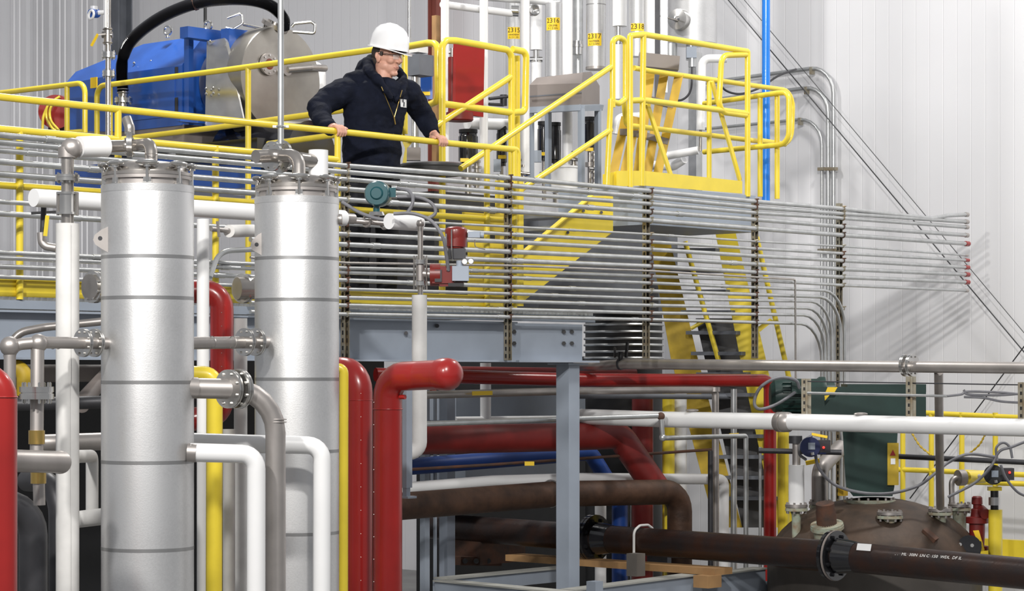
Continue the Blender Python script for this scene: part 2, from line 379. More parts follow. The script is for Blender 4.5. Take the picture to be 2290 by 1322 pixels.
post = lambda x, y0: [P(x, y0, yr(x)), Vector((P(x, y0, yr(x)).x, yr(x), zd))]
rail('yellow front handrail of the walkway that the man leans on', [
    ('top_rail', [Rp(-300, 185), Rp(260, 244), Rp(756, 294), Rp(1000, 320), Rp(1158, 335), Rp(1158, 400)], .03),
    ('lower_rail', [Rp(-300, 257), Rp(0, 288), Rp(755, 357)], 0), ('lower_rail', [Rp(-300, hx(-300, 468), .02), Rp(1125, hx(1125, 468), .02)], 0)] +
    [('post', post(x, y), 0) for x, y in ((44, 294), (264, 246), (482, 327), (755, 296))] + [('post', [P(1089, 335, yr(1089)), P(1089, 690, yr(1089))], 0), ('post', [P(1150, 336, yr(1150)), P(1150, 690, yr(1150))], 0)],
    extra=[('toe_board', M().box((tb0 + tb1) / 2, ((tb1 - tb0).length, .008, .105)).box((tb0 + tb1) / 2 + UP * .05 - D2 * .012, ((tb1 - tb0).length, .03, .008)), YEL),
           ('gusset', M().prism([(900, 275, 17.0), (909, 318, 17.0), (922, 318, 17.0), (910, 332, 17.0), (909, 364, 17.0), (900, 364, 17.0), (906, 332, 17.0), (900, 318, 17.0)], (0, .02, 0)), YEL)])
# rear raised walkway rail (rises to the right)
def Bp(x, y, o=0.): return P(x, y, yw(x, 98155) + o)
rail('curved end panel of the rear handrail at the far left', [('top_rail', [Bp(-250, 242), Bp(0, 208), Bp(190, 185), Bp(190, 297)], .09), ('post', [Bp(150, 194), Bp(150, 300)], 0), ('lower_rail', [Bp(-250, 330), Bp(190, 294)], 0)], .023)
rail('rear yellow handrail behind the man rising towards the hard hat', [('top_rail', [Bp(217, 310), Bp(217, 193), Bp(480, 160), Bp(910, 101)], .09), ('post', [Bp(246, 190), Bp(246, 330)], 0), ('post', [Bp(555, 150), Bp(555, 620)], 0),
     ('post', [Bp(905, 104), Bp(905, 300)], 0), ('lower_rail', [Bp(217, 318), Bp(480, 286), Bp(900, 228)], 0), ('lower_rail', [Bp(600, 322), Bp(840, 290)], 0)], .023)
# posts, plates seen behind the rack at the left
rail('yellow loop rail right behind the hard hat', [('top_rail', [P(912, 104, 18.6), P(958, 96, 18.3), P(979, 98, 18.2), P(980, 226, 18.2), P(940, 243, 18.6)], .07)], .027)
# stair-side panel with loop
def Lp(x, y, o=0.): return P(x, y, yr(x, 90500) + o)
rail('yellow guard panel at the stair foot beside the red panel', [('top_rail', [Lp(989, 690), Lp(989, 90), Lp(1020, 91), Lp(1144, 113), Lp(1144, 400)], .07), ('lower_rail', [Lp(989, 232), Lp(1144, 252)], 0),
     ('loop', [Lp(1146, 110), Lp(1177, 116), Lp(1174, 250), Lp(1142, 252)], .05), ('post', [Lp(1156, 125, .2), Lp(1156, 395, .2)], 0)], .026)
def Sp(x, y, o=0.): return P(x, y, yr(x, 84500) + o)
rail('long sloping stair handrail on the near side of the stairs', [('top_rail', [Sp(1366, 150), Sp(1030, 377)], 0), ('lower_rail', [Sp(1366, 290), Sp(1150, 434)], 0)], .0215)
rail('short sloping stair handrail behind the man', [('top_rail', [Lp(1144, 171), Lp(968, 286)], 0)], .024)
rail('narrow yellow loop at the top of the stair handrail', [('loop', [Sp(1370, 240), Sp(1370, 90), Sp(1384, 84), Sp(1399, 90), Sp(1399, 222), Sp(1384, 232), Sp(1366, 226)], .045), ('post', [Sp(1366, 222), Sp(1357, 420)], 0)], .022)
rail('large yellow guard panel on the near side of the stair landing', [('top_rail', [Sp(1409, 420), Sp(1409, 80), Sp(1440, 77), Sp(1672, 115), Sp(1672, 440)], .012), ('post', [Sp(1439, 77), Sp(1435, 416)], 0), ('lower_rail', [Sp(1409, 225), Sp(1440, 224), Sp(1672, 254)], 0),
     ('loop', [Sp(1668, 122), Sp(1614, 124), Sp(1607, 250), Sp(1668, 258)], .09)], .0235)
def Tp(x, y, o=0.): return P(x, y, yr(x, 87500) + o)
rail('yellow guard panel on the far side of the stair landing with a rounded end', [('top_rail', [Tp(1418, 152), Tp(1450, 158), Tp(1774, 204), Tp(1770, 325), Tp(1700, 314)], .14), ('lower_rail', [Tp(1395, 225), Tp(1400, 280), Tp(1450, 286), Tp(1756, 323)], .05),
     ('post', [Tp(1586, 180), Tp(1586, 400)], 0)], .021)
rail('yellow end panel of the landing in front of the blue pipe', [('top_rail', [P(1574, 232, 20.6), P(1740, 208, 20.0), P(1764, 207, 19.9), P(1764, 322, 19.9), P(1574, 340, 20.6)], .1), ('post', [P(1738, 208, 20.05), P(1738, 445, 20.05)], 0), ('post', [P(1700, 214, 20.15), P(1700, 440, 20.15)], 0)], .0225)
single('sloping_bar', 'left yellow sloping bar behind the landing guard panel', 'brace', M().bar(Sp(1447, 232, .1), Sp(1500, 392, .1), .035, .02, D1), YEL)
single('sloping_bar', 'right yellow sloping bar behind the landing guard panel', 'brace', M().bar(Sp(1592, 182, .1), Sp(1655, 404, .1), .035, .02, D1), YEL)
# landing: toe boards, gray channel frame, lower stairs
g = M(); g.prism([Sp(1440, 382), Sp(1660, 405), Sp(1660, 433), Sp(1440, 415)], D2 * .01)
thing('landing_toe_board', 'wide bright yellow toe plates round the stair landing', 'toe board', [('front_plate', g, YEL), ('side_plate', M().prism([Sp(1379, 382), Sp(1440, 382, -.02), Sp(1440, 415, -.02), Sp(1379, 417)], D2 * .01), YEL), ('side_plate', M().prism([Sp(1350, 390, .1), Sp(1380, 383, .02), Sp(1380, 417, .02), Sp(1350, 415, .1)], D2 * .01), YEL)])
g = M(); g.prism([Sp(1445, 416), Sp(1690, 438), Sp(1690, 520), Sp(1445, 502)], D2 * .9)
single('stair_landing', 'deep grey steel frame carrying the stair landing', 'platform frame', g, GRY)
# sloping stringer stair down from the landing
g = M(); poly = [(1322, 438), (1371, 438), (1371, 518), (1150, 690), (1150, 581)]
st1 = M().prism([Sp(x, y) for x, y in poly], D2 * .012); fl = M().bar(Sp(1322, 438, -.03), Sp(1150, 581, -.03), .05, .01, D2)
st2 = M().prism([Sp(x, y, .75) for x, y in [(1322, 443), (1371, 443), (1371, 520), (1150, 686), (1150, 583)]], D2 * .012)
tr = M(); parts = [('stringer', st1, YEL), ('stringer', st2, YEL), ('flange', fl, YEL)]
for i in range(5):
    t = i / 5; q = Sp(1345 - 190 * t, 478 + 152 * t); parts.append(('tread', M().box(q + D2 * .4, (.24, .78, .03)), GALV))
parts.append(('bolt', M().cyl(Sp(1305, 471, -.03), Sp(1305, 471), .012, seg=6).cyl(Sp(1270, 520, -.03), Sp(1270, 520), .012, seg=6).cyl(Sp(1345, 475, -.03), Sp(1345, 475), .012, seg=6), DRK))
thing('landing_stairs', 'yellow sloping stairs leading down from the landing behind the conduits', 'stairs', parts)
# yellow platform end structure behind the second rack post
g = M(); 
for x in (1118, 1160): g.box(P(x, 545, yr(x) + .25), (.05, .05, .9))
g.box(P(1090, 497, yr(1090) + .2), (.5, .02, .12)).box(P(1086, 610, yr(1086) + .2), (.35, .02, .45))
single('platform_post', 'yellow posts and plates at the walkway end behind the conduits', 'post', g, YEL)
# lower ship stairs on the right
def Zp(x, y, o=0.): return P(x, y, 20.2 + o)
def band(p, o=0., th=.02): return M().prism([Zp(x, y, o) for x, y in p], (0, th, 0))
parts = [('stringer', band([(1600, 520), (1645, 520), (1712, 800), (1790, 1180), (1735, 1180), (1655, 800)], -.15), YEL), ('stringer', band([(1455, 545), (1500, 545), (1560, 800), (1660, 1180), (1600, 1180), (1500, 800)], .1), YELD),
         ('handrail', M().tube([Zp(1692, 530, -.4), Zp(1768, 860, -.4)], .022), YEL), ('handrail', M().tube([Zp(1532, 540, -.1), Zp(1608, 810, -.1)], .022), YEL),
         ('brace', M().tube([Zp(1545, 735, 0), Zp(1578, 716, 0)], .016), YEL), ('brace', M().prism([Zp(1690, 735, -.3), Zp(1722, 712, -.3), Zp(1730, 718, -.3), Zp(1700, 742, -.3)], (0, .02, 0)), YEL)]
parts.append(('riser_sheet', band([(1556, 712), (1645, 712), (1725, 1040), (1760, 1180), (1660, 1180), (1630, 1040)], .12), mat('dark_checker_plate', (.075, .075, .08), .55)))
for i in range(13):
    t = i / 13; q0, q1 = Zp(1500 + 150 * t, 560 + 600 * t, .1), Zp(1612 + 150 * t, 560 + 600 * t, -.13)
    parts.append(('tread', M().bar(q0, q1, .22, .03, D1), GRYD))
thing('ship_stairs', 'steep yellow stairs with dark treads under the landing at the right', 'stairs', parts)
# ---------------- foreground: filter vessels ----------------
def VF(x, y0, Y): return [P(x, y0, Y), P(x, None, Y)]
def vessel(label, x, Y, rpx, ytop, bands, lug, nozzles):
    r = rpx * Y / F; c = P(x, ytop, Y); zt = c.z; u = r / 103
    body = M().lathe(Vector((c.x, c.y, 0)), UP, [(0, r), (zt - .01, r), (zt, r * .99)], 56)
    parts = [('shell', body, CLAD)]
    for yb_ in bands:
        z = P(x, yb_, Y).z; parts.append(('band', M().lathe(Vector((c.x, c.y, z - .008)), UP, [(0, r), (0, r * 1.004), (.016, r * 1.004), (.016, r)], 56), BAND))
    parts.append(('top_trim', M().lathe(Vector((c.x, c.y, zt - .03)), UP, [(0, r), (0, r * 1.006), (.032, r * 1.006), (.032, r * .9)], 56), CLAD))
    neck = M().lathe(c, UP, [(-.01, r * .9), (.03, r * .9), (.03, r * .96), (.045, r * .96)], 48)
    lid = M().lathe(c + UP * .046, UP, [(0, r * .97), (.014, r * .97), (.016, r * .89), (.034, r * .86), (.052, r * .76), (.064, r * .58), (.071, r * .3), (.072, 0)], 48)
    cl = []
    for k in range(8):
        t = 2 * math.pi * (k + .18) / 8; d = Vector((math.cos(t), math.sin(t), 0)); q = c + d * r * .95; e = Vector((-d.y, d.x, 0))
        g = M().cyl(q + UP * -.005, q + UP * .085, .008, seg=8).cyl(q - e * .02 + UP * .0, q + e * .02 + UP * .0, .010, seg=8).box(q - d * .012 + UP * .02, (.03, .035, .022), (d, e, UP))
        g.cyl(q + UP * .076, q + UP * .094, .017, seg=10).ball(q + UP * .096, (.054, .026, .014), (e, d, UP), 14, 8)
        cl.append(('swing_clamp', g, STLB, 'polished swing bolt with a wing nut'))
    parts += [('neck', neck, STLM), ('lid', lid, STL, None, cl)]
    lp, hole, ly = lug
    g = M().prism([P(a, b, ly) for a, b in lp], (.0, .009, 0)); hp = P(hole[0], hole[1], ly)
    parts.append(('lifting_lug', g, STLM, None, [('lug_hole', M().cyl(hp - Vector((0, .001, 0)), hp + Vector((0, .01, 0)), .010, seg=14), DRK)]))
    for n in nozzles: parts.append(('nozzle', M().tube([V(a) for a in n[0]], n[1] * Y / F, seg=18), STLM))
    return thing('filter_vessel', label, 'pressure vessel', parts, 'silver filter vessels')
vessel('larger nearest silver vessel at the left with a swing-bolted lid', 330, 11.0, 103, 418, (577, 668, 855, 1032, 1225), ([(250, 503), (226, 514), (212, 525), (208, 536), (213, 547), (228, 557), (250, 569)], (224, 533), 10.86),
       [(((248, 768, 10.9), (228, 767, 10.88)), 14), (((415, 866, 10.98), (440, 868, 11.0)), 24), (((420, 1012, 10.9), (440, 1013, 10.9)), 21)])
vessel('second silver vessel right of the nearest one with a swing-bolted lid', 664, 11.8, 94, 444, (580, 672, 848, 1008, 1190), ([(599, 513), (578, 524), (564, 537), (560, 549), (564, 559), (580, 568), (599, 580)], (574, 547), 11.67),
       [(((602, 765, 11.68), (585, 765, 11.66)), 14), (((740, 492, 11.8), (765, 490, 11.8)), 12)])
# overhead piping of the nearest vessel
ex = [('sleeve', M().cyl(P(176, 329, 11.025), P(238, 327.5, 11.122), 24 * 11 / F, seg=24), WHT, 'white insulation sleeve'),
      ('elbow', M().ball(P(160, 332, 11.0), 24 * 11 / F, seg=18, rings=12).cyl(P(151, 330, 11), P(151, 353, 11), 21 * 11 / F, seg=20), STLM)]
pipe('stainless outlet line from the nearest vessel lid with a white sleeve', [(338, 385, 11.0), (338, 322, 11.05), (300, 326, 11.22), (160, 330, 11.0), (151, 332, 11.0), (151, 505, 11.0)], 14, STL, 2.4,
     fl=[((290, 322, 11.2), D1 + D2 * -.9, 2.2, .8), ((151, 398, 11.0), UP, 1.9, .9)], extra=ex + [('tee', M().tube([(290, 300, 11.2), (290, 285, 11.2), (283, 265, 11.22)], .024, .03), STL)], welds=[((338, 345, 11.0), UP)])
sg = M().cyl(P(151, 432, 11), P(151, 478, 11), 21 * 11 / F, seg=18)
rodsm = [('tie_rod', M().cyl(P(151 + dx, 430, 11 + dy), P(151 + dx, 482, 11 + dy), .006, seg=8), STL) for dx, dy in ((-22, -.02), (22, -.02), (-12, .05), (12, .05))]
thing('flow_sight_glass', 'stainless sight glass with tie rods above the white insulated pipe', 'sight glass', [('body', sg, STLB), ('end_plate', M().cyl(P(151, 430, 11), P(151, 435, 11), 25 * 11 / F), STLB), ('end_plate', M().cyl(P(151, 475, 11), P(151, 480, 11), 25 * 11 / F), STLB)] + rodsm)
single('insulated_pipe', 'tall white insulated pipe standing left of the nearest vessel', 'pipe', M().cyl(P(151, 500, 11), P(151, None, 11), 26 * 11 / F, seg=28).tube([(158, 502, 11 - .0535), (158, 1600, 11 - .0535)], .0012, seg=5), WHTD)
pipe('stainless inlet line with elbows and a flange left of the nearest vessel', [(22, 1000, 10.55), (22, 772, 10.55), (86, 766, 10.6), (245, 768, 10.88)], 13.5, STLM, 2.2,
     fl=[((186, 767, 10.78), D1, 2.4, .6), ((212, 767, 10.83), D1, 2.4, .6)],
     extra=[('branch', M().tube([(100, 766, 10.62), (84, 766, 10.6), (82, 1010, 10.55)], 15 * 10.6 / F, .05, 18), STLM), flange((82, 879, 10.55), UP, .075, .05, 8), ('union', M().lathe(P(82, 978, 10.55), UP, [(-.03, .031), (-.03, .036), (.03, .036), (.03, .031)], 10), BRAS, 'brass union ring'),
            ('elbow', M().ball(P(22, 775, 10.55), .045, seg=16), STLM), ('elbow', M().ball(P(86, 768, 10.6), .042, seg=16), STLM)], welds=[((130, 767, 10.68), D1), ((118, 767, 10.66), D1)])
hd = -D2 * .4 + D1
pipe('steel header pipe with a rounded cap at the lower left', [(-60, 1028, 9.9), (140, 1034, 10.4)], 26, STLM, 0, extra=[('cap', M().ball(P(134, 1034, 10.39), .051, seg=18, rings=12), STLM), ('outlet', M().tube([(86, 1040, 10.42), (88, 1130, 10.42)], .026), STLM), ('union', M().lathe(P(86, 1066, 10.42), UP, [(-.03, .028), (-.03, .034), (.03, .034), (.03, .028)], 10), BRAS, 'brass union ring')])
pipe('dark grey elbowed pipe at the lower left corner', [(-80, 1128, 10.7), (74, 1128, 10.9), (74, None, 10.9)], 33, DRK, 2.2)
pipe('narrower dark elbowed pipe behind the white insulated pipe', [(60, 1075, 11.6), (133, 1080, 11.35), (133, None, 11.35)], 24, DRK, 3)
pipe('bright red pipe with a top elbow cut by the left edge', [(-180, 842, 9.6), (7, 842, 9.6), (7, None, 9.6)], 31.5, RED, 1.6, welds=[((7, 888, 9.6), UP)])
rv = []
def screws(x, Y, y0, y1, step, r, side=-.6, s=.003):
    g = M(); y = y0
    while y < y1: g.ball(P(x, y, Y) + Vector((r * side, -r * math.sqrt(1 - side * side), 0)), s, seg=6, rings=4); y += step
    return ('screws', g, STL, 'line of small screws in the jacket seam')
pipe('white branch pipe looping beside the foot of the nearest vessel', [(151, 1022, 11.05), (206, 1020, 11.7), (206, 1165, 11.7), (165, 1163, 11.7)], 15, WHTD, 1.3)
pipe('short white pipe crossing low between the white post and the vessel', [(165, 1163, 11.55), (232, 1155, 11.6)], 19, WHTD, 0)
pipe('grey horizontal pipe low behind the left white pipe', [(90, 992, 12.2), (300, 985, 12.35), (300, None, 12.35)], 20, STLM, 1.5)
pipe('dark steel pipe running level behind the left pipework', [(-60, 907, 13.4), (600, 890, 13.9)], 15, DRK, 0)
pipe('tan pipe with a weld behind the left pipework', [(60, 835, 14.4), (240, 835, 14.4), (180, 905, 14)], 20, TAN, 0)
pipe('curved steel tube in front of the beam at the left', [(15, 800, 13.2), (35, 745, 13.2), (100, 732, 13.25), (240, 718, 13.3)], 9, STLM, 5)
pipe('yellow pipe end behind the stainless elbows at the left', [(20, 815, 13.8), (55, 830, 13.8), (55, 885, 13.8)], 18, YELD, 1.4)
# long white line behind the vessels
def lw(x, y85): return P(x, HY - (HY - y85) * (6014 - x) / 5929, yd(x, 335, 12.5))
pipe('long white insulated line passing behind both vessels, end cap at left', [lw(75, 443), lw(768, 443)], 20.5, WHT, 0, extra=[('coupling', M().cyl(lw(770, 443), lw(790, 443), .03), STLM)])
single('black_valve_handle', 'thin dark steel pipe dropping below the long white line', 'pipe', M().tube([(98, 460, 12.1), (95, 530, 12.1), (100, 550, 12.1)], .014, .03), DRK)
thing('drain_valve', 'small steel drain valve with a yellow lever left of the white pipe', 'valve', [('body', M().tube([(92, 520, 12.05), (94, 550, 12.05), (125, 555, 12.05)], .021, .04), STLM), ('lever', M().bar(P(106, 482, 12.0), P(101, 528, 12.0), .012, .016), YEL), ('lever', M().bar(P(70, 477, 12.4), P(125, 474, 12.4), .012, .014), BLK, 'black lever')])
# piping between the two vessels
pipe('stainless line with a flange joining the two vessels', [(405, 768, 11.15), (600, 765, 11.66)], 14, STLM, 0, fl=[((548, 765, 11.5), D1, 2.3, .6), ((572, 765, 11.57), D1, 2.3, .6)], welds=[((474, 766, 11.3), D1), ((520, 766, 11.4), D1)])
pipe('large stainless elbow pipe with a bolted flange in front of the second vessel', [(420, 868, 11.0), (616, 872, 11.1), (617, None, 11.1)], 23, STLM, 4.3, fl=[((512, 870, 11.04), D1, 1.9, .45, 8), ((534, 870, 11.05), D1, 1.95, .45, 8)], welds=[((617, 938, 11.1), UP), ((617, 944, 11.1), UP)])
pipe('nearest white elbowed pipe between the two vessels', [(425, 1012, 10.9), (573, 1016, 10.95), (572, None, 10.95)], 21, WHT, 1.6)
pipe('white elbowed pipe in front of the second vessel', [(425, 988, 11.38), (720, 997, 11.38), (718, None, 11.38)], 20, WHT, 1.6)
pipe('yellow elbowed pipe between the two vessels', [(400, 836, 12.6), (480, 838, 12.6), (477, None, 12.6)], 18.5, YEL, 1.3)
pipe('slim yellow pipe rising right beside the second vessel', [(700, 822, 12.3), (769, 823, 12.3), (767, None, 12.3)], 10.5, YEL, 1.2)
pipe('white vertical pipe between the two vessels', VF(454, 490, 13.2), 14, WHT, 0)
pipe('red pipe with two elbows between the two vessels', [(410, 652, 13.5), (496, 652, 13.5), (496, 930, 13.5), (410, 940, 13.5)], 26.5, RED, 1.5, extra=[screws(496, 13.5, 700, 880, 30, .066, .1)])
pipe('beige jacketed pipe standing behind the yellow pipe', VF(538, 712, 13.9), 15, WHTD, 0)
pipe('pale grey jacketed pipe low between the vessels', VF(512, 960, 12.9), 14, WHTD, 0)
thing('lined_pipe', 'polished blind flange end left of the nearest vessel', 'pipe', [('run', M().tube([(200, 642, 12.6), (330, 638, 12.9), (330, None, 12.9)], .068, .1, 20), STL), flange((210, 642, 12.62), D1, .085, .03, 8)])
thing('lined_pipe', 'polished flanged pipe end left of the second vessel', 'pipe', [('run', M().tube([(530, 645, 12.9), (664, 645, 13.1), (664, None, 13.1)], .06, .1, 20), STL), flange((545, 645, 12.95), D1, .08, .03, 8)])
thing('beige_hose_valve', 'small dirty valve with a beige body under the white line', 'valve', [('body', M().cyl(P(512, 517, 13.6), P(566, 516, 13.9), .036), WHTD), ('stem', M().cyl(P(472, 512, 13.5), P(512, 516, 13.6), .014), STLM), ('handle', M().bar(P(486, 495, 13.5), P(490, 530, 13.5), .012, .012), STLM)])
pipe('grey conduit with a bend low behind the white line between the vessels', [(470, 620, 14.6), (490, 562, 14.7), (600, 556, 14.9)], 6, GALV, 9)
# overhead piping of the second vessel
pipe('stainless outlet elbow on the second vessel lid', [(668, 410, 11.8), (668, 348, 11.85), (615, 348, 11.95), (572, 350, 11.85)], 15, STL, 2.4,
     fl=[((608, 350, 11.95), D1, 2.3, .4), ((628, 350, 12.0), D1, 2.5, .4)], extra=[('branch', M().tube([(668, 356, 12.1), (712, 362, 12.2), (712, 385, 12.2)], .036, .05), STL), ('sleeve', M().cyl(P(712, 336, 12.2), P(712, 400, 12.2), 22 * 12.2 / F, seg=24), WHT, 'white insulation sleeve')])
q = P(628, 322, 12.0)
thing('vent_pipe', 'slim galvanized pipe rising out of the second vessel line past the handrail', 'pipe', [('run', M().cyl(q, P(628, -300, 12.0), .0155, seg=14), GALV), ('clamp', M().ring(P(628, 283, 12.0), UP, .018, .006, 14, 6).bar(P(610, 283, 12.02), P(646, 283, 12.02), .012, .012), GALV)])
# tall red pair
pipe('left of the two tall red pipes, elbow top, behind the slim yellow pipe', [(720, 829, 13.1), (803, 829, 12.9), (803, None, 12.9)], 30, RED, 1.6, extra=[screws(803, 12.9, 880, 1320, 52, .072, .2), ('seam', M().ring(P(803, 895, 12.9), UP, .0725, .003), RED)])
e1 = P(1003, 837, 12.2)
pipe('right of the two tall red pipes, elbowed to a rounded flanged end', [(867, None, 12.5), (867, 843, 12.5), (940, 840, 12.36), e1], 32.5, RED, 1.6,
     extra=[('end_bulge', M().lathe(e1 - (e1 - P(940, 840, 12.36)).normalized() * .06, e1 - P(940, 840, 12.36), [(0, .074), (.0, .082), (.05, .084), (.08, .079), (.105, .062), (.12, .035), (.125, .0)], 26), RED), screws(867, 12.5, 900, 1320, 50, .078, -.9), ('seam', M().ring(P(867, 915, 12.5), UP, .077, .003), RED), ('stub', M().cyl(P(895, 888, 12.45), P(906, 888, 12.43), .012), RED)])
pipe('white insulated line turning down left of the red valve actuator', [lw(870, 443), lw(938, 443)], 18, WHT, 0)
Y9 = 13.85
thing('control_valve_line', 'slim vertical stainless line with a flanged valve body and a white sleeve', 'pipe', [('run', M().cyl(P(940, 498, Y9), P(940, 662, Y9), .0155, seg=14), STL), ('elbow', M().ball(P(940, 500, Y9), .024), STLM),
    flange((940, 586, Y9), UP, .04, .022, 4), flange((940, 634, Y9), UP, .04, .022, 4), ('body', M().cyl(P(940, 592, Y9), P(940, 628, Y9), .026), STLM)] +
    [('tie_rod', M().cyl(P(940 + dx, 572, Y9 + dy), P(940 + dx, 648, Y9 + dy), .005, seg=8), STL) for dx, dy in ((-14, -.02), (14, -.02), (-8, .03), (8, .03))] +
    [('insulated_run', M().tube([(938, 660, Y9), (938, 1012, Y9), (870, 1012, Y9)], 17 * Y9 / F, .06, 22), WHTD, 'white insulated lower run')])
# transmitter
Yt = 14.0
head = M().lathe(P(843, 434, Yt) - Vector((.0, .06, 0)), Vector((.12, 1, 0)), [(0, .05), (0, .066), (.012, .074), (.05, .074), (.10, .074), (.14, .07), (.155, .055), (.16, 0)], 28)
thing('pressure_transmitter', 'round teal transmitter on the white line in front of the conduits', 'transmitter', [('housing', head, TEAL, None, [('cover', M().lathe(P(843, 434, Yt) - Vector((.0, .072, 0)), Vector((.12, 1, 0)), [(0, .0), (.0, .03), (.006, .036), (.014, .04), (.014, .0)], 24), TEAL)]), ('conduit_block', M().box(P(872, 431, Yt), (.07, .05, .055), (Vector((1, 0, 0)), Vector((0, 1, 0)), UP)), TEAL),
    ('fitting', M().cyl(P(876, 420, Yt), P(888, 419, Yt), .013), STLB), ('fitting', M().cyl(P(876, 440, Yt), P(888, 440, Yt), .013), STLB), ('stem', M().cyl(P(842, 462, Yt), P(842, 476, Yt), .02), TEAL), ('base', M().cyl(P(842, 474, Yt), P(842, 482, Yt), .04, .05), STLB), ('manifold', M().tube([(770, 492, Yt), (870, 500, Yt)], .018), STLM), ('clamp', M().ring(P(820, 495, Yt), D1, .03, .008).ring(P(860, 500, Yt), D1, .03, .008), STLM), ('mount', M().cyl(P(842, 480, Yt), P(844, 500, Yt), .016), STLM)])
single('flexible_conduit', 'grey flexible conduit looping from the transmitter back behind the second vessel', 'cable', M().tube(spline([(886, 420, Yt), (915, 428, Yt - .05), (923, 452, Yt - .08), (905, 480, Yt - .08), (860, 491, Yt - .1), (810, 478, Yt - .05), (765, 452, Yt)]), .0105, seg=10), CABG)
single('flexible_conduit', 'grey flexible conduit curling behind the other, lower fitting of the transmitter', 'cable', M().tube(spline([(886, 440, Yt), (935, 441, Yt), (965, 455, Yt), (974, 475, Yt), (960, 487, Yt), (945, 484, Yt)]), .0105, seg=10), CABG)
single('flexible_conduit', 'grey flexible conduit arching down to the red valve actuator', 'cable', M().tube(spline([(880, 478, 13.7), (925, 478, 13.7), (965, 495, 13.7), (990, 530, 13.7), (998, 570, 13.75), (1003, 605, 13.8)]), .0105, seg=10), CABG)
# actuator
REDA = mat('brick_red_enamel', (.17, .014, .010), .35, 0, .15, 9, coat=.2); Ya = 13.85; X_, Y_ = Vector((1, 0, 0)), Vector((0, 1, 0))
cyl_ = M().cyl(P(1020, 552, Ya), P(1021, 528, Ya), .062).lathe(P(1020, 556, Ya), UP, [(0, .05), (.03, .058), (.075, .064), (.105, .066), (.115, .062), (.125, .045), (.13, 0)], 26)
thing('valve_actuator', 'red pneumatic actuator with pressure gauges and a grey positioner', 'actuator', [('cylinder', cyl_, REDA), ('yoke', M().box(P(1022, 568, Ya), (.1, .09, .06), (X_, Y_, UP)), DRK),
    ('valve_body', M().box(P(992, 615, Ya), (.13, .1, .10), (X_, Y_, UP)).cyl(P(962, 615, Ya - .0), P(985, 615, Ya), .065).box(P(1010, 636, Ya), (.14, .08, .025), (X_, Y_, UP)), REDA, None, [('vent_window', M().box(P(980, 617, Ya - .055), (.04, .01, .07), (X_, Y_, UP)), DRK)]),
    ('positioner', M().box(P(1030, 612, Ya - .06), (.095, .07, .085), (X_, Y_, UP)).cyl(P(1028, 597, Ya - .06), P(1028, 583, Ya - .06), .02), GRY),
    ('bracket', M().box(P(1020, 637, Ya - .06), (.09, .03, .02), (X_, Y_, UP)), BLK), ('air_tube', M().tube([(1010, 513, Ya - .07), (1010, 560, Ya - .07), (1012, 584, Ya - .06)], .004, .01, 8), STLB), ('air_tube', M().tube([(998, 523, Ya - .07), (998, 560, Ya - .07), (1000, 605, Ya - .06)], .0045, .01, 8), STLB),
    ('gauge', M().cyl(P(1039, 585, Ya - .09), P(1039, 585, Ya - .06), .0165), WHT, 'left round gauge', [('bezel', M().ring(P(1039, 585, Ya - .09), Y_, .0165, .002, 20, 6), STLB)]), ('gauge', M().cyl(P(1053, 584, Ya - .09), P(1053, 584, Ya - .06), .0165), WHT, 'right round gauge', [('bezel', M().ring(P(1053, 584, Ya - .09), Y_, .0165, .002, 20, 6), STLB)]),
    ('limit_switch', M().box(P(1060, 525, Ya), (.07, .05, .035), (X_, Y_, UP)).cyl(P(1074, 525, Ya), P(1082, 526, Ya), .017), GRY), ('air_tube', M().tube(spline([(1062, 536, Ya), (1064, 552, Ya), (1085, 558, Ya)]), .003, seg=6), STLB), ('arm', M().bar(P(1035, 518, Ya), P(1060, 520, Ya), .02, .01), STL), ('support_link', M().cyl(P(945, 612, Ya), P(965, 614, Ya), .022), STLM)])
# ---------------- blue centrifuge with its stainless drum ----------------
O = P(622, 178, 19.5); Vn = -D1
def Mc(a, b, h): return O + D2 * a + Vn * b + UP * h
def cs(a, pts): return [Mc(a, b, h) for b, h in pts]
def loft(m, *rings):
    n = len(rings[0]); vs = [v for r in rings for v in r]; fs = [tuple(range(n))[::-1], tuple((len(rings) - 1) * n + i for i in range(n))]
    for j in range(len(rings) - 1):
        for i in range(n): k = (i + 1) % n; fs.append((j * n + i, j * n + k, (j + 1) * n + k, (j + 1) * n + i))
    return m.add(vs, fs)
sec = [(.46, -.36), (.46, .13), (.22, .40), (-.46, .40), (-.46, -.36)]
sec2 = [(.46, -.30), (.46, .10), (.34, .22), (-.46, .24), (-.46, -.30)]
body = loft(M(), cs(.66, sec), cs(1.45, sec), cs(2.22, sec2))
front = M()
for c, s in ((Mc(.24, .05, .03), (.62, .10, .74)), (Mc(.60, .02, .35), (.12, .6, .12)), (Mc(.43, .38, .36), (.5, .1, .09)), (Mc(.43, .44, -.33), (.5, .05, .07)), (Mc(.62, .42, 0), (.05, .06, .72))):
    front.box(c, s, (Vn, D2, UP))
parts = [('housing', body, BLU, None, [('access_door', M().box(Mc(1.05, .465, -.08), (.012, .62, .40), (Vn, D2, UP)), BLU), ('slot', M().box(Mc(.72, .465, .08), (.012, .03, .08), (Vn, D2, UP)), DRK), ('slot', M().box(Mc(.72, .465, -.2), (.012, .03, .14), (Vn, D2, UP)), DRK)]), ('front_frame', front, BLU)]
dr = M().lathe(Mc(.34, -.02, 0), -D2, [(0, .437), (.34, .437), (.352, .43), (.355, 0)], 56)
parts.append(('drum_casing', dr, mat('brushed_stainless', (.36, .34, .31), .3, .85, .2, 3)))
parts.append(('drum_back', M().lathe(Mc(.62, -.02, 0), -D2, [(0, .33), (.12, .34), (.2, .40), (.3, .41)], 48), STL))
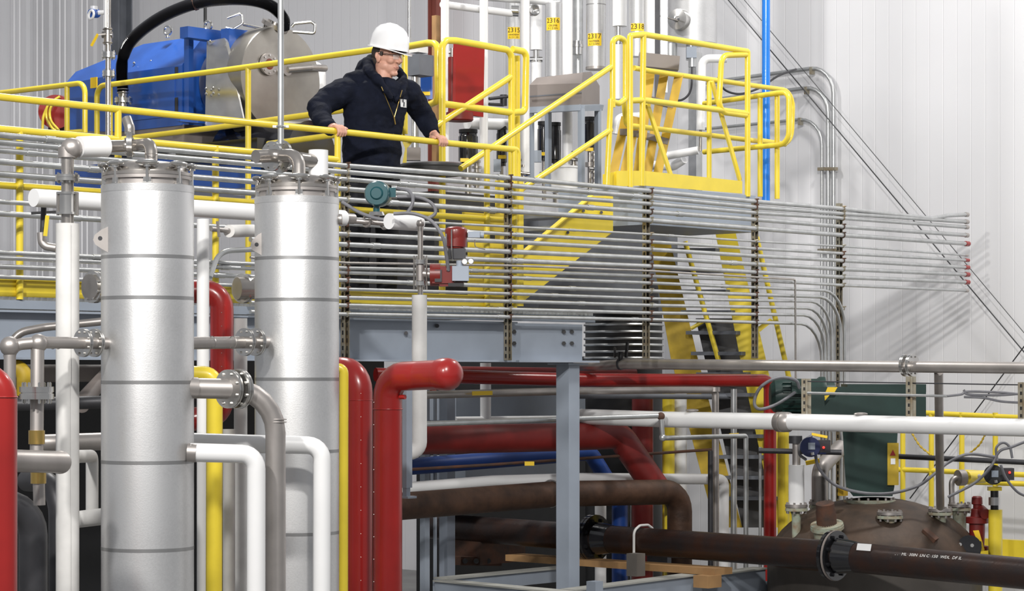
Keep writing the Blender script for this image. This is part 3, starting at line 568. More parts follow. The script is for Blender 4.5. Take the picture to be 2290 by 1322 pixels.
ch = M(); loft(ch, [Mc(.38, .4, -.25), Mc(.38, -.3, -.25), Mc(.0, -.3, -.25), Mc(.0, .4, -.25)], [Mc(.2, .22, -.62), Mc(.2, -.2, -.62), Mc(.02, -.2, -.62), Mc(.02, .22, -.62)])
parts.append(('discharge_chute', M().box(Mc(.17, -.03, -.38), (.34, .44, .5), (D2, Vn, UP)), STL))
parts.append(('deflector', loft(M(), [Mc(.36, .45, .3), Mc(.36, .47, -.42), Mc(.34, .47, -.42), Mc(.34, .45, .3)], [Mc(.22, .38, .32), Mc(-.06, .42, -.38), Mc(-.06, .40, -.40), Mc(.20, .36, .3)]), STLB))
sg = Mc(-.02, .13, .11)
bl = [('bolt', M().cyl(sg + (Vn * math.cos(t * .785) + UP * math.sin(t * .785)) * .072, sg + (Vn * math.cos(t * .785) + UP * math.sin(t * .785)) * .072 - D2 * .03, .008, seg=6), STLB) for t in range(8)]
parts.append(('sight_window', M().lathe(sg, -D2, [(0, .09), (.02, .09), (.022, .05), (.015, 0)], 28), STLM, None, bl + [('glass', M().lathe(sg - D2 * .016, -D2, [(0, .045), (.006, .045), (.007, 0)], 24), mat('amber_glass', (.16, .04, .02), .1))]))
parts.append(('side_port', M().cyl(Mc(0, -.05, .08), Mc(-.06, -.05, .08), .05).tube([Mc(-.05, -.05, .08), Mc(-.06, -.3, .12), Mc(-.0, -.52, .14)], .03, .05), STL))
parts.append(('inlet_nozzle', M().tube([Mc(.1, -.0, .36), Mc(.05, -.03, .47)], .075).cyl(Mc(.07, -.02, .43), Mc(.055, -.025, .46), .115, seg=28), STL, None, [('bolt', M().cyl(Mc(.06, -.02, .42) + (D1 * math.cos(t) + D2 * math.sin(t)) * .098, Mc(.05, -.03, .47) + (D1 * math.cos(t) + D2 * math.sin(t)) * .098, .009, seg=6), STLB) for t in (0, .9, 1.8, 2.7, 3.6, 4.5, 5.4)]))
parts.append(('lock_handle', M().tube([P(652, 60, 19.4), P(658, 53, 19.4), P(697, 49, 19.4), P(705, 55, 19.4), P(703, 75, 19.4), P(655, 71, 19.4)], .013, .02, 10), STLB))
parts.append(('lock_handle', M().tube([P(508, 40, 19.6), P(540, 29, 19.6), P(543, 52, 19.6), P(520, 66, 19.6), P(505, 62, 19.6)], .011, .02, 10).tube([P(545, 55, 19.6), P(598, 66, 19.5)], .013), STLB))
for a, b in ((1.05, .25), (.55, .28)): parts.append(('lifting_eye', M().ring(P(375, 68, 20.0) if a > 1 else P(465, 57, 19.7), Y_ + X_ * .5, .036, .011, 20, 8).cyl(P(375, 84, 20.0) if a > 1 else P(465, 73, 19.7), P(375, 80, 20.0) if a > 1 else P(465, 68, 19.7), .02), STLB))
parts.append(('machine_base', M().box(Mc(.25, .0, -.60), (1.0, .9, .16), (D2, Vn, UP)).lathe(Mc(.5, 0, -.62), -D2, [(0, .3), (.5, .32), (.9, .26)], 30), BLKM))
parts.append(('lower_frame', M().box(Mc(1.2, -.05, -.75), (2.6, .8, .3), (D2, Vn, UP)), BLU))
parts.append(('belly_casing', M().box(Mc(1.45, .2, -.43), (1.6, .5, .16), (D2, Vn, UP)), TAN))
parts.append(('label_plate', M().box(P(210, 185, 20.22), (.085, .01, .09), (D2, Vn, UP)), TAG, 'yellow warning label'))
parts.append(('valve', M().cyl(P(310, 163, 20.0), P(352, 160, 19.9), .014).cyl(P(338, 160, 19.9), P(356, 160, 19.9), .028).cyl(P(322, 152, 20), P(328, 162, 20), .02), STLB))
k = 0
for x, y, Y in ((371, 131, 19.9), (385, 130, 19.9), (371, 142, 19.9), (385, 141, 19.9), (371, 242, 19.9), (385, 241, 19.9), (300, 141, 20.1), (338, 137, 20), (409, 140, 19.7), (461, 198, 19.35), (477, 197, 19.3), (461, 210, 19.35), (477, 208, 19.3), (470, 92, 19.3), (424, 118, 19.6)):
    parts.append(('bolt', M().ball(P(x, y, Y) , .012, seg=8, rings=6), STLB))
thing('centrifuge', 'large blue centrifuge with a round stainless drum behind the walkway', 'machine', parts)
hs = spline([(275, 205, 19.9), (272, 165, 19.9), (276, 125, 19.9), (296, 88, 19.8), (345, 48, 19.7), (400, 20, 19.6), (460, 3, 19.5), (540, -2, 19.4), (600, 10, 19.35), (632, 38, 19.35), (634, 66, 19.4)], 14)
rr = []; pp = []
for i in range(len(hs) - 1):
    for s_ in (0, .25, .5, .75): pp.append(hs[i].lerp(hs[i + 1], s_)); rr.append(.042 if s_ in (0, .5) else .051)
thing('corrugated_hose', 'thick black ribbed hose arching over the blue machine', 'hose', [('hose', M().tube(pp, rr, seg=18), BLKM), ('clamp', M().cyl(P(432, 10, 19.55), P(440, 7, 19.55), .056), RUST)])
thing('hose_connector', 'flanged stainless connector under the lower end of the black hose', 'pipe fitting', [('spigot', M().cyl(P(275, 238, 19.9), P(275, 198, 19.9), .040).ring(P(275, 200, 19.9), UP, .045, .006).ring(P(275, 208, 19.9), UP, .045, .006), STL), flange((276, 225, 19.9), UP, .075, .035, 8)])
single('cable', 'black cable hanging straight down behind the lifting eye of the blue machine', 'cable', M().tube([(459, -60, 19.9), (459, 56, 19.8)], .014), BLK)
# sampling pipe with transmitter at the top left
Yp = 18.9
thing('sampling_pipe', 'vertical stainless pipe with flanges and a yellow-lever valve at the top left', 'pipe', [('run', M().cyl(P(242, -200, Yp), P(242, 330, Yp), .0225), STL), ('outer_tube', M().cyl(P(236, -200, Yp - .04), P(236, 62, Yp - .04), .012), WHT),
    flange((243, 123, Yp), UP, .055, .04, 6), flange((243, 165, Yp), UP, .05, .04, 6), ('valve_body', M().cyl(P(241, 62, Yp), P(241, 100, Yp), .034).cyl(P(228, 78, Yp), P(252, 78, Yp), .026).ring(P(241, 66, Yp), UP, .036, .006).ring(P(241, 96, Yp), UP, .036, .006), STL), ('lever', M().bar(P(219, 76, Yp - .05), P(204, 103, Yp - .05), .018, .014), TAG, 'yellow lever'), ('lever_arm', M().bar(P(236, 76, Yp - .05), P(217, 78, Yp - .05), .012, .01), STL)])
thing('gas_transmitter', 'small white and blue transmitter head beside the top left pipe', 'transmitter', [('housing', M().cyl(P(205, 30, Yp - .05), P(216, 30, Yp + .05), .036), BLU), ('cover', M().ring(P(204, 33, Yp - .09), Vector((-.7, -.7, .1)), .034, .010), WHT), ('cap', M().cyl(P(210, 14, Yp), P(210, 22, Yp), .03), WHT), ('arm', M().cyl(P(216, 29, Yp), P(238, 27, Yp), .018), WHT)])
thing('hose_reel', 'dark red hose reel with a yellow hose at the wall left of the blue machine', 'hose reel', [('disc', M().cyl(P(124, 250, 21.2), P(131, 250, 21.5), .15, seg=32), RED), ('hose', M().tube(spline([(134, 216, 21.1), (108, 235, 21.1), (104, 262, 21.1), (118, 288, 21.1), (133, 292, 21.1)]), .012).tube(spline([(126, 220, 21.05), (112, 245, 21.05), (114, 270, 21.05), (130, 290, 21.05)]), .012).tube(spline([(107, 236, 21.1), (97, 262, 21.1), (95, 292, 21.1)]), .012), YEL), ('bracket', M().box(P(128, 270, 21.5), (.05, .2, .3)), RUST)])
# ---------------- columns and piping at the top centre ----------------
def sticker(x, y, Y, rp, wd, h, lines, k=1.006, phi=0.):
    """curved yellow label round a vertical tank: lines are (text, dy, height)"""
    R = rp * Y / F * k; c = P(x, y, Y); W = wd * Y / F; H = h * Y / F; n = 10; vs = []; fs = []
    def pos(u, v, e=0.): a = u / R + phi; return Vector((c.x + (R + e) * math.sin(a), c.y - (R + e) * math.cos(a), c.z + v))
    for i in range(n + 1):
        u = -W / 2 + W * i / n; vs += [pos(u, -H / 2), pos(u, H / 2), pos(u, H / 2, .001), pos(u, -H / 2, .001)]
    for i in range(n):
        for j in range(4): q = (j + 1) % 4; fs.append((i * 4 + j, i * 4 + 4 + j, i * 4 + 4 + q, i * 4 + q))
    fs += [(3, 2, 1, 0), (n * 4, n * 4 + 1, n * 4 + 2, n * 4 + 3)]
    m = M().add(vs, fs); L = M()
    for t, dy, hh in lines:
        g = text(t, Vector((0, 0, 0)), X_, UP, hh * Y / F, None)
        L.add([pos(v.x, v.z + dy * Y / F, .0016 + v.y) for v in g.v], g.f)
    if not lines: return ('label_sticker', m, TAG, 'yellow sticker')
    return ('label_sticker', m, TAG, 'yellow sticker reading ' + lines[0][0], [('lettering', L, TAGT)])
def column(label, x, Y, rp, ybot, mt, extra=(), ytop=-300, name='process_column', cat='column vessel', bands=()):
    m = M().cyl(P(x, ytop, Y), P(x, ybot, Y), rp * Y / F, seg=32)
    parts = [('shell', m, mt)] + list(extra)
    for b in bands: parts.append(('band', M().cyl(P(x, b, Y), P(x, b + 2.5, Y), rp * Y / F * 1.01, seg=32), BAND))
    return thing(name, label, cat, parts, 'silver process columns')
sub = ' '
column('silver column with the yellow sticker 2315', 1149, 22.3, 18, 400, CLAD, [sticker(1149, 76, 22.3, 18, 30, 26, [('2315', 6, 15), ('GRADIENT', -4, 5), ('E-1 2 1 2D', -9.5, 5)])])
column('silver column with the yellow sticker 2316', 1239, 21.6, 20, 172, CLAD, [sticker(1239, 56, 21.6, 20, 34, 28, [('2316', 7, 15), ('CRUMB', -4, 6), ('F-1 2.5IN', -10, 6)], phi=-.15), ('head', M().cyl(P(1239, 10, 21.6), P(1239, -300, 21.6), 12 * 21.6 / F), WHT)], ytop=8)
column('silver column with the yellow sticker 2317', 1333, 21.0, 22, 152, CLAD, [sticker(1333, 91, 21.0, 22, 34, 28, [('2317', 7, 16), ('NUMBER', -4, 6), ('E-1 2.5IN', -10, 6)], phi=-.24), ('bottom_ring', M().cyl(P(1333, 150, 21), P(1333, 156, 21), 23.5 * 21 / F, seg=32), STLM)], bands=(10,))
column('silver column with the yellow sticker 2318', 1425, 20.6, 18, 127, CLAD, [sticker(1425, 63, 20.6, 18, 33, 17, [('2318', 1, 17)])])
column('wide silver tank at the top with a round manway cover', 1549, 22.4, 55, 99, CLAD, [('manway', M().lathe(P(1518, 44, 22.18), Vector((-.55, -1, 0)), [(-.1, .10), (.02, .10), (.04, .095), (.05, .03), (.09, .025), (.1, 0)], 32), STLB, None, [('hinge_rod', M().cyl(P(1470, 34, 22.05), P(1516, 46, 22.02), .008), STL)]), sticker(1530, -8, 22.4, 55, 36, 20, []), ('outlet', M().cyl(P(1500, 98, 22.3), P(1500, 128, 22.3), .06).cyl(P(1545, 98, 22.3), P(1545, 135, 22.3), .045), GALV)])
column('white narrow tank behind, between the 2315 and 2316 columns', 1199, 22.4, 14, 112, WHT, [('valve_fitting', M().cyl(P(1199, 112, 22.4), P(1199, 140, 22.4), .028).cyl(P(1185, 133, 22.4), P(1213, 133, 22.4), .026), STLB), ('lower_run', M().cyl(P(1199, 140, 22.4), P(1199, 400, 22.4), .048, seg=20), WHT), ('blind_cap', M().lathe(P(1193, 24, 22.25), Vector((.2, -1, 0)), [(0, .055), (.05, .055), (.055, .045), (.03, 0)], 24), STLB)], ytop=8)
WP = 'white insulated riser '
for x, Y, r, y1, slab in ((995, 19.6, 9.2, 352, WP + 'nearest the hard hat, left of the red panel'), (1082, 19.8, 9.5, 350, WP + 'just right of the red panel'), (1174, 19.9, 10.5, 352, WP + 'just left of the 2316 column, beside the yellow post loop'), (1269, 20.9, 11.5, 340, WP + 'standing between the silver 2316 and 2317 columns')):
    pipe(slab, [P(x, -700, Y), P(x, y1 + 40, Y)], r, WHT, 0, extra=[('valve_fitting', M().cyl(P(x, y1 - 2, Y), P(x, y1 + 42, Y), .025).cyl(P(x, y1 + 8, Y), P(x, y1 + 16, Y), .033), BLU if x < 1200 else STLM)] if x != 1082 else (), group='white insulated risers')
pipe('white level pipe at the top, from the left riser to the 2315 column', [P(990, 10, 19.7), P(1143, 30, 20.6)], 8.5, WHT, 0, extra=[('end_fitting', M().cyl(P(1143, 24, 20.6), P(1160, 25, 20.6), .048), STLB)])
pipe('white level pipe crossing at the very top behind the risers', [P(1060, -8, 21.5), P(1240, 5, 21.7)], 8, WHT, 0, extra=[('end_fitting', M().cyl(P(1236, 4, 21.6), P(1252, 4, 21.6), .05), STLB)])
pipe('silver riser between the 2316 and 2317 columns', [P(1293, -700, 22.2), P(1293, 172, 22.2)], 11, GALV, 0, extra=[('coupling', M().cyl(P(1290, 92, 22), P(1290, 122, 22), .05).cyl(P(1290, 100, 22), P(1290, 106, 22), .062), STLB)])
pipe('white riser with a steel fitting left of the 2318 column', [P(1386, -700, 20.9), P(1386, 59, 20.9)], 16, WHT, 0, extra=[('valve_fitting', M().cyl(P(1383, 58, 20.9), P(1383, 102, 20.9), .03).cyl(P(1383, 86, 20.9), P(1383, 98, 20.9), .042), STLB), ('lower_run', M().cyl(P(1383, 100, 20.9), P(1383, 222, 20.9), 10.5 * 20.9 / F), WHT)])
pipe('white riser right of the 2318 column', [P(1453, -700, 20.6), P(1453, 128, 20.6)], 11.5, WHT, 0)
single('steel_upright', 'dark blue upright strip right of the white riser at the top', 'upright', M().box(P(1470, 20, 20.9), (.045, .03, 1.6), (X_, Y_, UP)), DRK)
single('steel_upright', 'pale grey upright strip left of the wide silver tank', 'upright', M().box(P(1485, 30, 21.2), (.06, .03, 1.4), (X_, Y_, UP)), GALV)
pipe('thin bright stainless pipe rising behind the hard hat', [P(915, -700, 21.5), P(915, 110, 21.5)], 4.5, STLB, 0)
pipe('white pipe elbow at the right of the stainless drum', [P(640, 152, 20.6), P(717, 148, 20.4), P(717, 330, 20.4)], 12, WHT, 1.8)
pipe('white pipe bent like a hook behind the landing rail', [P(1625, 131, 21.2), P(1570, 131, 21.2), P(1567, 291, 21.2)], 9.5, WHT, 1.8, extra=[('nipple', M().cyl(P(1567, 290, 21.2), P(1566, 338, 21.2), .014), STL)])
pipe('white pipe lying level below the hooked one', [P(1490, 349, 21.3), P(1562, 336, 21.2)], 9, WHT, 0)
pipe('white pipe leaving the wall low behind the landing rail', [P(1450, 369, 21.6), P(1506, 372, 21.5), P(1530, 356, 21.4)], 10, WHT, 1.5)
pipe('white elbow pipe seen through the landing guard beside the step ladder', [P(1440, 262, 20.3), P(1383, 264, 20.3), P(1378, 300, 20.3)], 11, WHT, 1.3)
single('steel_upright', 'grey square upright behind the landing posts', 'upright', M().box(P(1555, 290, 21.9), (.09, .09, 1.4)), GALV)
# electrical box behind the man's hat, blue panel
thing('junction_box', 'grey electrical box on a post just right of the hard hat', 'electrical box', [('box', M().box(P(940, 147, 19.6), (.17, .14, .17)), GRYD), ('post', M().cyl(P(928, 172, 19.6), P(928, 330, 19.6), .03), GALV), ('hood', M().box(P(936, 112, 19.6), (.12, .1, .05)), WHTD)])
thing('equipment_sign', 'small blue panel with a yellow tag beside the grey electrical box', 'panel', [('panel', M().box(P(954, 182, 20.0), (.10, .03, .30), (X_, Y_, UP)), BLU), ('tag', M().box(P(953, 209, 19.98), (.065, .006, .03), (X_, Y_, UP)), TAG)])
single('timber_post', 'tan timber post rising behind the yellow loop rail', 'post', M().box(P(975, 220, 20.3), (.05, .05, 1.4)), WOOD)
# red panel and red drum
thing('red_cabinet', 'bright red metal cabinet door with a red cylinder behind the yellow guard panel', 'cabinet', [('door', M().prism([P(1020, 88, 19.2), P(1084, 98, 19.35), P(1081, 262, 19.35), P(1018, 252, 19.2)], D2 * .03), RED), ('cylinder', M().cyl(P(1012, 128, 19.4), P(1012, 268, 19.4), .036), REDD), ('drum_bottom', M().lathe(P(1028, 252, 19.3), -UP, [(0, .11), (.06, .11), (.07, .10)], 28), REDD), ('top_fittings', M().cyl(P(1012, 108, 19.4), P(1012, 128, 19.4), .02).cyl(P(1003, 118, 19.4), P(1020, 114, 19.4), .012), STL)])
pipe('white fat pipe lying level below the red cabinet', [P(1045, 276, 20.1), P(1146, 279, 20.5)], 13, WHT, 0)
thing('strainer_valve', 'dark steel valve pair between the white risers', 'valve', [('body', M().cyl(P(1094, 221, 20.2), P(1135, 216, 20.3), .014).cyl(P(1094, 233, 20.2), P(1125, 235, 20.3), .014).cyl(P(1126, 212, 20.3), P(1126, 237, 20.3), .03), DRK)])
# hopper on its grey stand
hp = loft(M(), [P(1184, 240, 20.2), P(1301, 243, 20.0), P(1341, 238, 20.7), P(1224, 236, 20.9)], [P(1184, 190, 20.2), P(1301, 186, 20.0), P(1341, 192, 20.7), P(1224, 190, 20.9)], [P(1200, 174, 20.3), P(1303, 162, 20.2), P(1322, 160, 20.5), P(1216, 172, 20.6)])
st = [('box', hp, TAN)]
thing('hood_box', 'taupe metal box with a sloped top on the grey stand', 'box', st + [('seam', M().bar(P(1184, 216, 20.18), P(1301, 207, 19.98), .006, .01), GRYD)])
fr = M(); fr.bar(P(1180, 247, 20.2), P(1301, 241, 20.0), .05, .05); fr.bar(P(1301, 241, 20.0), P(1343, 240, 20.7), .05, .05, D1)
thing('grey_stand', 'grey square-tube stand under the taupe box', 'stand', [('top_frame', fr, GRY)] + [('leg', M().box((P(x, 243, Y) + P(x, 420, Y)) / 2, (.042, .042, 177 * Y / F)), GRY) for x, Y in ((1187, 20.2), (1226, 20.8), (1300, 20.0), (1337, 20.6))])
def motor(label, x, Y, w, y0, y1, tagp=None, tx=0):
    r = w / 2 * Y / F; c = P(x, y1, Y); H = (y1 - y0) * Y / F
    parts = [('housing', M().lathe(c, UP, [(0, r * .8), (H * .08, r * .8), (H * .1, r), (H * .82, r), (H * .84, r * .9), (H * .9, r * .9), (H, r * .7)], 28), BLKM), ('cap', M().cyl(P(x, y0 + 6, Y), P(x, y0 - 2, Y), r * .95, seg=28), BLK), ('stem', M().cyl(c, c - UP * .35, r * .35), STL), ('collar', M().cyl(c - UP * .1, c - UP * .14, r * .7), STLM)]
    if tagp: parts.append(('tag', M().box(P(tagp[0], tagp[1], Y - r * 1.02), (.07, .004, .03), (X_, Y_, UP)), TAG, 'yellow tag'))
    return thing('pump_motor', label, 'motor', parts, 'black pump motors')
motor('black pump motor between the left white risers below the red cabinet', 1047, 19.9, 44, 292, 368, (1039, 358))
motor('black pump motor at the foot of the guard panel', 1122, 20.4, 24, 284, 372, (1123, 351))
motor('black pump motor behind the left part of the grey stand', 1217, 21.4, 30, 274, 360, (1215, 344))
motor('glossy black pump motor between the legs of the grey stand', 1241, 21.0, 28, 276, 366)
motor('black pump motor behind the right part of the grey stand', 1319, 21.2, 30, 264, 338, (1318, 334))
single('grey_switch_box', 'pale grey switch box on the left side of the stand', 'box', M().box(P(1202, 350, 20.6), (.07, .05, .1), (X_, Y_, UP)), GRY)
single('grey_switch_box', 'pale grey rounded switch box left of the yellow guard posts', 'box', M().box(P(1112, 370, 19.8), (.06, .05, .1), (X_, Y_, UP)), GRY)
single('control_box', 'dark taupe control box low behind the walkway rail', 'box', M().box(P(923, 345, 18.9), (.12, .1, .1), (X_, Y_, UP)), TAN)
thing('white_drum', 'white plastic drum standing behind the grey stand legs', 'drum', [('body', M().lathe(P(1262, 430, 20.4), UP, [(0, .11), (.2, .118), (.205, .124), (.22, .124), (.222, 0)], 32), WHT)])
thing('drum_lid', 'large dark grey round drum lid at the man\'s hip behind the rail', 'lid', [('lid', M().lathe(P(968, 392, 17.9), UP, [(0, .24), (.05, .245), (.06, .255), (.075, .255), (.085, .23), (.09, 0)], 40), mat('dark_plastic', (.06, .06, .065), .4))])
for x, y0, y1, Y, lab in ((1066, 355, 420, 19.5, 'small cluster of steel fittings right of the lid'), (1171, 352, 420, 19.9, 'steel valve with a blue collar at the foot of the white riser'), (1283, 338, 372, 20.8, 'steel fittings under the white riser in the stand'), (1330, 340, 412, 20.9, 'steel fittings stacked under the right pump motor')):
    g = M().cyl(P(x, y0, Y), P(x, y1, Y), .022); n = 0; y = y0 + 4
    while y < y1: g.cyl(P(x, y, Y), P(x, y + 5, Y), .04 if n % 2 else .032); y += 13; n += 1
    g.cyl(P(x - 12, (y0 + y1) / 2, Y - .03), P(x + 14, (y0 + y1) / 2 + 3, Y - .03), .014)
    single('pipe_fittings', lab, 'pipe fitting', g, STL)
# step ladders on the landing
def ladder(label, rails, steps, cap, name='step_ladder', Y=19.5):
    parts = [('rail', M().bar(P(a, b, Y - .02 * i), P(c, d, Y - .02 * i), .025, .07, Y_), ORG) for i, (a, b, c, d) in enumerate(rails)]
    parts += [('step', M().bar(P(a, b, Y), P(c, d, Y), .08, .05, Y_), TAN) for a, b, c, d in steps]
    if cap: parts.append(('top_cap', M().bar(P(*cap[:2], Y), P(*cap[2:], Y), .14, .11, Y_), TAN))
    return thing(name, label, 'ladder', parts)
ladder('orange step ladder with a grey top cap on the landing', [(1486, 160, 1447, 392), (1519, 165, 1470, 392), (1455, 160, 1425, 392)], [(1448, 222, 1506, 236), (1436, 302, 1494, 318)], (1428, 134, 1518, 143))
ladder('folded orange ladder with pale tape leaning at the left of the landing', [(1399, 262, 1371, 392), (1424, 262, 1395, 392)], [(1386, 296, 1404, 296), (1404, 300, 1428, 300)], None, Y=19.2)
single('measuring_rod', 'thin white graduated rod standing beside the folded ladder', 'rod', M().box(P(1408, 310, 19.0), (.018, .006, .55), (X_, Y_, UP)), WHT)
thing('wall_camera_box', 'small grey light box hanging below the wide silver tank', 'light fixture', [('box', M().box(P(1546, 118, 21.6), (.09, .08, .1), (X_, Y_, UP)), GRY), ('lamp', M().cyl(P(1548, 130, 21.6), P(1548, 150, 21.6), .035), GALV)])
single('cable', 'dark cable drooping from the light fixture behind the ladder', 'cable', M().tube(spline([(1548, 150, 21.5), (1545, 200, 21.4), (1528, 222, 21.4), (1500, 226, 21.4)]), .01), DRK)
single('cable', 'grey cable sagging between the landing rails towards the wall', 'cable', M().tube(spline([(1606, 172, 21.5), (1620, 200, 21.5), (1655, 210, 21.6), (1700, 196, 21.8), (1740, 170, 22), (1780, 155, 22.3)]), .01), DRK)
thing('blue_pipe', 'bright blue pipe dropping straight down beside the far wall', 'pipe', [('run', M().cyl(P(1713, -300, 20.9), P(1713, 450, 20.9), 9.3 * 20.9 / F), BLP)])
# ---------------- under and behind the walkway ----------------
single('equipment_cabinet', 'grey steel cabinet face behind the yellow stringer of the landing stairs', 'cabinet', M().box(P(1335, 592, 20.6), (1.85, .3, .78)), GRYD)
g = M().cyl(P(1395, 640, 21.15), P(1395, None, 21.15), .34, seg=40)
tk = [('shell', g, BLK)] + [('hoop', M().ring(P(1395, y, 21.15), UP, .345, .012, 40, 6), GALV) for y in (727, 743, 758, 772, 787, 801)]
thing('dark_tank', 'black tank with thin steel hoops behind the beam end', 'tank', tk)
single('machine_or_shade_block', 'dark machine housing behind the conduits below the man', 'machine', M().box(P(1010, 575, 18.6), (.9, .5, .95)).box(P(840, 560, 18.6), (.25, .4, .8)), DRK)
single('machine_or_shade_block', 'large black block added for the unlit space under the walkway at the left', 'machine', M().box(P(250, 1100, 17.2), (4.6, .9, 2.0)), BLK)  # added black filler: the darkness under the walkway given a shape, no machine
single('steel_bin', 'grey-blue steel bin behind the support column', 'bin', loft(M(), [P(1020, 880, 20.4), P(1420, 885, 22.6), P(1300, 885, 23.4), P(960, 880, 21)], [P(1020, 940, 20.4), P(1380, 940, 22.4), P(1300, 940, 23.4), P(960, 940, 21)], [P(1100, 1000, 20.8), P(1280, 1000, 21.8), P(1250, 1000, 22), P(1100, 1000, 21)]), GRY)
single('steel_bin', 'grey steel panel low behind the brown pipe', 'bin', M().box(P(1130, 1075, 20.2), (1.4, .4, .45)), GRY)
single('machine_or_shade_block', 'black machine body behind the lower pipes in the middle', 'machine', M().box(P(1190, 1130, 23.3), (2.9, .3, 1.7)).box(P(1200, 900, 23.4), (2.5, .3, .9)), BLK)
def beamcol(label, x, w, y0, Y, m=GRY): return single('support_column', label, 'column', M().box(Vector((P(x, y0, Y).x, Y, P(x, y0, Y).z / 2)), (w, w, P(x, y0, Y).z)), m)
beamcol('grey column under the walkway left of the middle, narrow', 950, .055, 812, 19.0)
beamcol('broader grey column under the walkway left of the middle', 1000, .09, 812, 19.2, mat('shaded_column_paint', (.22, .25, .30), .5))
beamcol('narrow pale column beside the tall red pipe', 973, .02, 880, 18.8)
single('hanger_bracket', 'short grey hanging column right of the tall red pipe', 'bracket', M().box(P(909, 980, 13.3), (.045, .045, .55)).box(P(912, 1112, 13.3), (.07, .07, .012)).box(P(909, 1085, 13.3), (.03, .03, .14)), GRY)
pipe('red overhead pipe running level behind the column to an elbow and down', [P(840, 838, 17.9), P(1300, 850, 18.6), P(1722, 851, 19.4), P(1722, None, 19.4)], 15.5, RED, 1.4)
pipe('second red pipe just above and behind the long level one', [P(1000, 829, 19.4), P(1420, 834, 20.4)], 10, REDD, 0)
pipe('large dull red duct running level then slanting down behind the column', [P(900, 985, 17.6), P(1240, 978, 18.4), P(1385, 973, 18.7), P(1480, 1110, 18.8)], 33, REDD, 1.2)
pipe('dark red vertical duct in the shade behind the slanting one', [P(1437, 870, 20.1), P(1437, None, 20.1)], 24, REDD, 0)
pipe('blue duct under the dull red duct, bending down', [P(900, 1045, 18.6), P(1320, 1012, 19.6), P(1386, 1120, 19.7), P(1386, None, 19.7)], 19, mat('navy_blue_paint', (.008, .045, .22), .4), 1.5)
pipe('grey steel pipe running level to an elbow and down past the white pipe', [P(930, 884, 16.9), P(1300, 874, 18.1), P(1600, 872, 19.1), P(1600, None, 19.1)], 9, STLM, 1.5, extra=[('label_tag', M().bar(P(1056, 880, 17.2), P(1101, 879, 17.35), .004, .03, Y_), TAG, 'yellow pipe label'), ('coupling', M().cyl(P(1598, 866, 19.08), P(1598, 876, 19.08), .045), STLM)])
pipe('dark pipe running level just under the grey steel pipe', [P(1290, 886, 19.3), P(1700, 888, 20.3)], 6, GRYD, 0)
pipe('thin galvanized pipe with a drop and a second level run', [P(930, 949, 16.7), P(1300, 936, 17.72), P(1478, 930, 17.84), P(1482, 980, 17.84), P(1668, 975, 18.6), P(1668, None, 18.6)], 6, GALV, 1, extra=[('elbow', M().ball(P(1478, 931, 17.84), .03), RUST), ('elbow', M().ball(P(1482, 979, 17.84), .028), GALV), ('label_tag', M().bar(P(1631, 974, 18.6), P(1652, 973, 18.65), .004, .03, Y_), TAG)])
pipe('thin rusty rod crossing in front of the blue duct', [P(920, 1050, 17.5), P(1090, 1040, 18), P(1600, 1005, 19.2)], 3.5, RUST, 0)
thing('pipe_label', 'small yellow label tag hanging on the thin rusty rod', 'label', [('tag', M().box(P(1184, 1037, 17.4), (.07, .004, .03), (X_, Y_, UP)), TAG)])
pipe('white insulated pipe low in the middle, elbowed down beside the thin posts', [P(905, 1092, 17.6), P(1100, 1076, 18.1), P(1300, 1070, 18.7), P(1619, 1072, 19.6), P(1617, None, 19.6)], 13, WHT, 1.3)
pipe('large rusty brown pipe running level then elbowed down', [P(880, 1134, 16.9), P(1240, 1105, 18.0), P(1520, 1100, 18.78), P(1520, None, 18.78)], 31, BRN, 1.6, extra=[('strap', M().ring(P(1232, 1104, 17.98), D1, .10, .006, 24), GALV)])
BY = lambda x: yb(x, 1870, 17.3)
bp = [P(960, 1176, BY(960)), P(1334, 1204, BY(1334)), P(1870, 1243, BY(1870)), P(2700, 1322, BY(2700))]
dB = (bp[2] - bp[0]).normalized()
hB = Vector((dB.y, -dB.x, 0)).normalized(); hB = hB if hB.y < 0 else -hB; nB = (UP * .62 + hB * .78).normalized(); nB = (nB - dB * nB.dot(dB)).normalized()
thing('black_pipeline', 'long dark iron pipe with bolted flanges crossing the lower right foreground', 'pipe', [('run', M().tube(bp, .108, 0, 32), BLKP), flange(bp[1] - dB * .03, dB, .185, .05, 8, BLKM), flange(bp[2] - dB * .02, dB, .18, .055, 8, BLKM), ('gasket', M().cyl(bp[2] - dB * .012, bp[2] + dB * .004, .183, seg=30), TAN),
    ('reducer_neck', M().cyl(bp[2] + dB * .03, bp[2] + dB * .18, .13, .11, seg=30), BLKM), ('reducer_neck', M().cyl(bp[1] + dB * .03, bp[1] + dB * .16, .13, .11, seg=30), BLKM), ('shipping_label', M().box(P(1932, 1224, BY(1932) - .10), (.12, .05, .004), (dB, UP.cross(dB) * -.3 + UP * -.95, (UP * .35 - Y_).normalized())), WHT, 'small white paper label'),
    ('stencil_marking', text('ST  ML  30IN  LN C  150  WDL  DF IL', P(2090, 1264, BY(2090)) + nB * .1095, dB, nB.cross(dB), .034, None), WHTD, 'pale stencilled marking')])
ub = P(1440, 1212, BY(1440))
thing('u_bolt', 'bright steel u-bolt clamping the dark iron pipe to its wooden block', 'clamp', [('bolt_loop', M().tube([ub + hB * .122 - UP * .12, ub + hB * .122 + UP * .09, ub + hB * .05 + UP * .128, ub - hB * .05 + UP * .128, ub - hB * .122 + UP * .09, ub - hB * .122 - UP * .12], .0105, .06, 10), WHTD)])
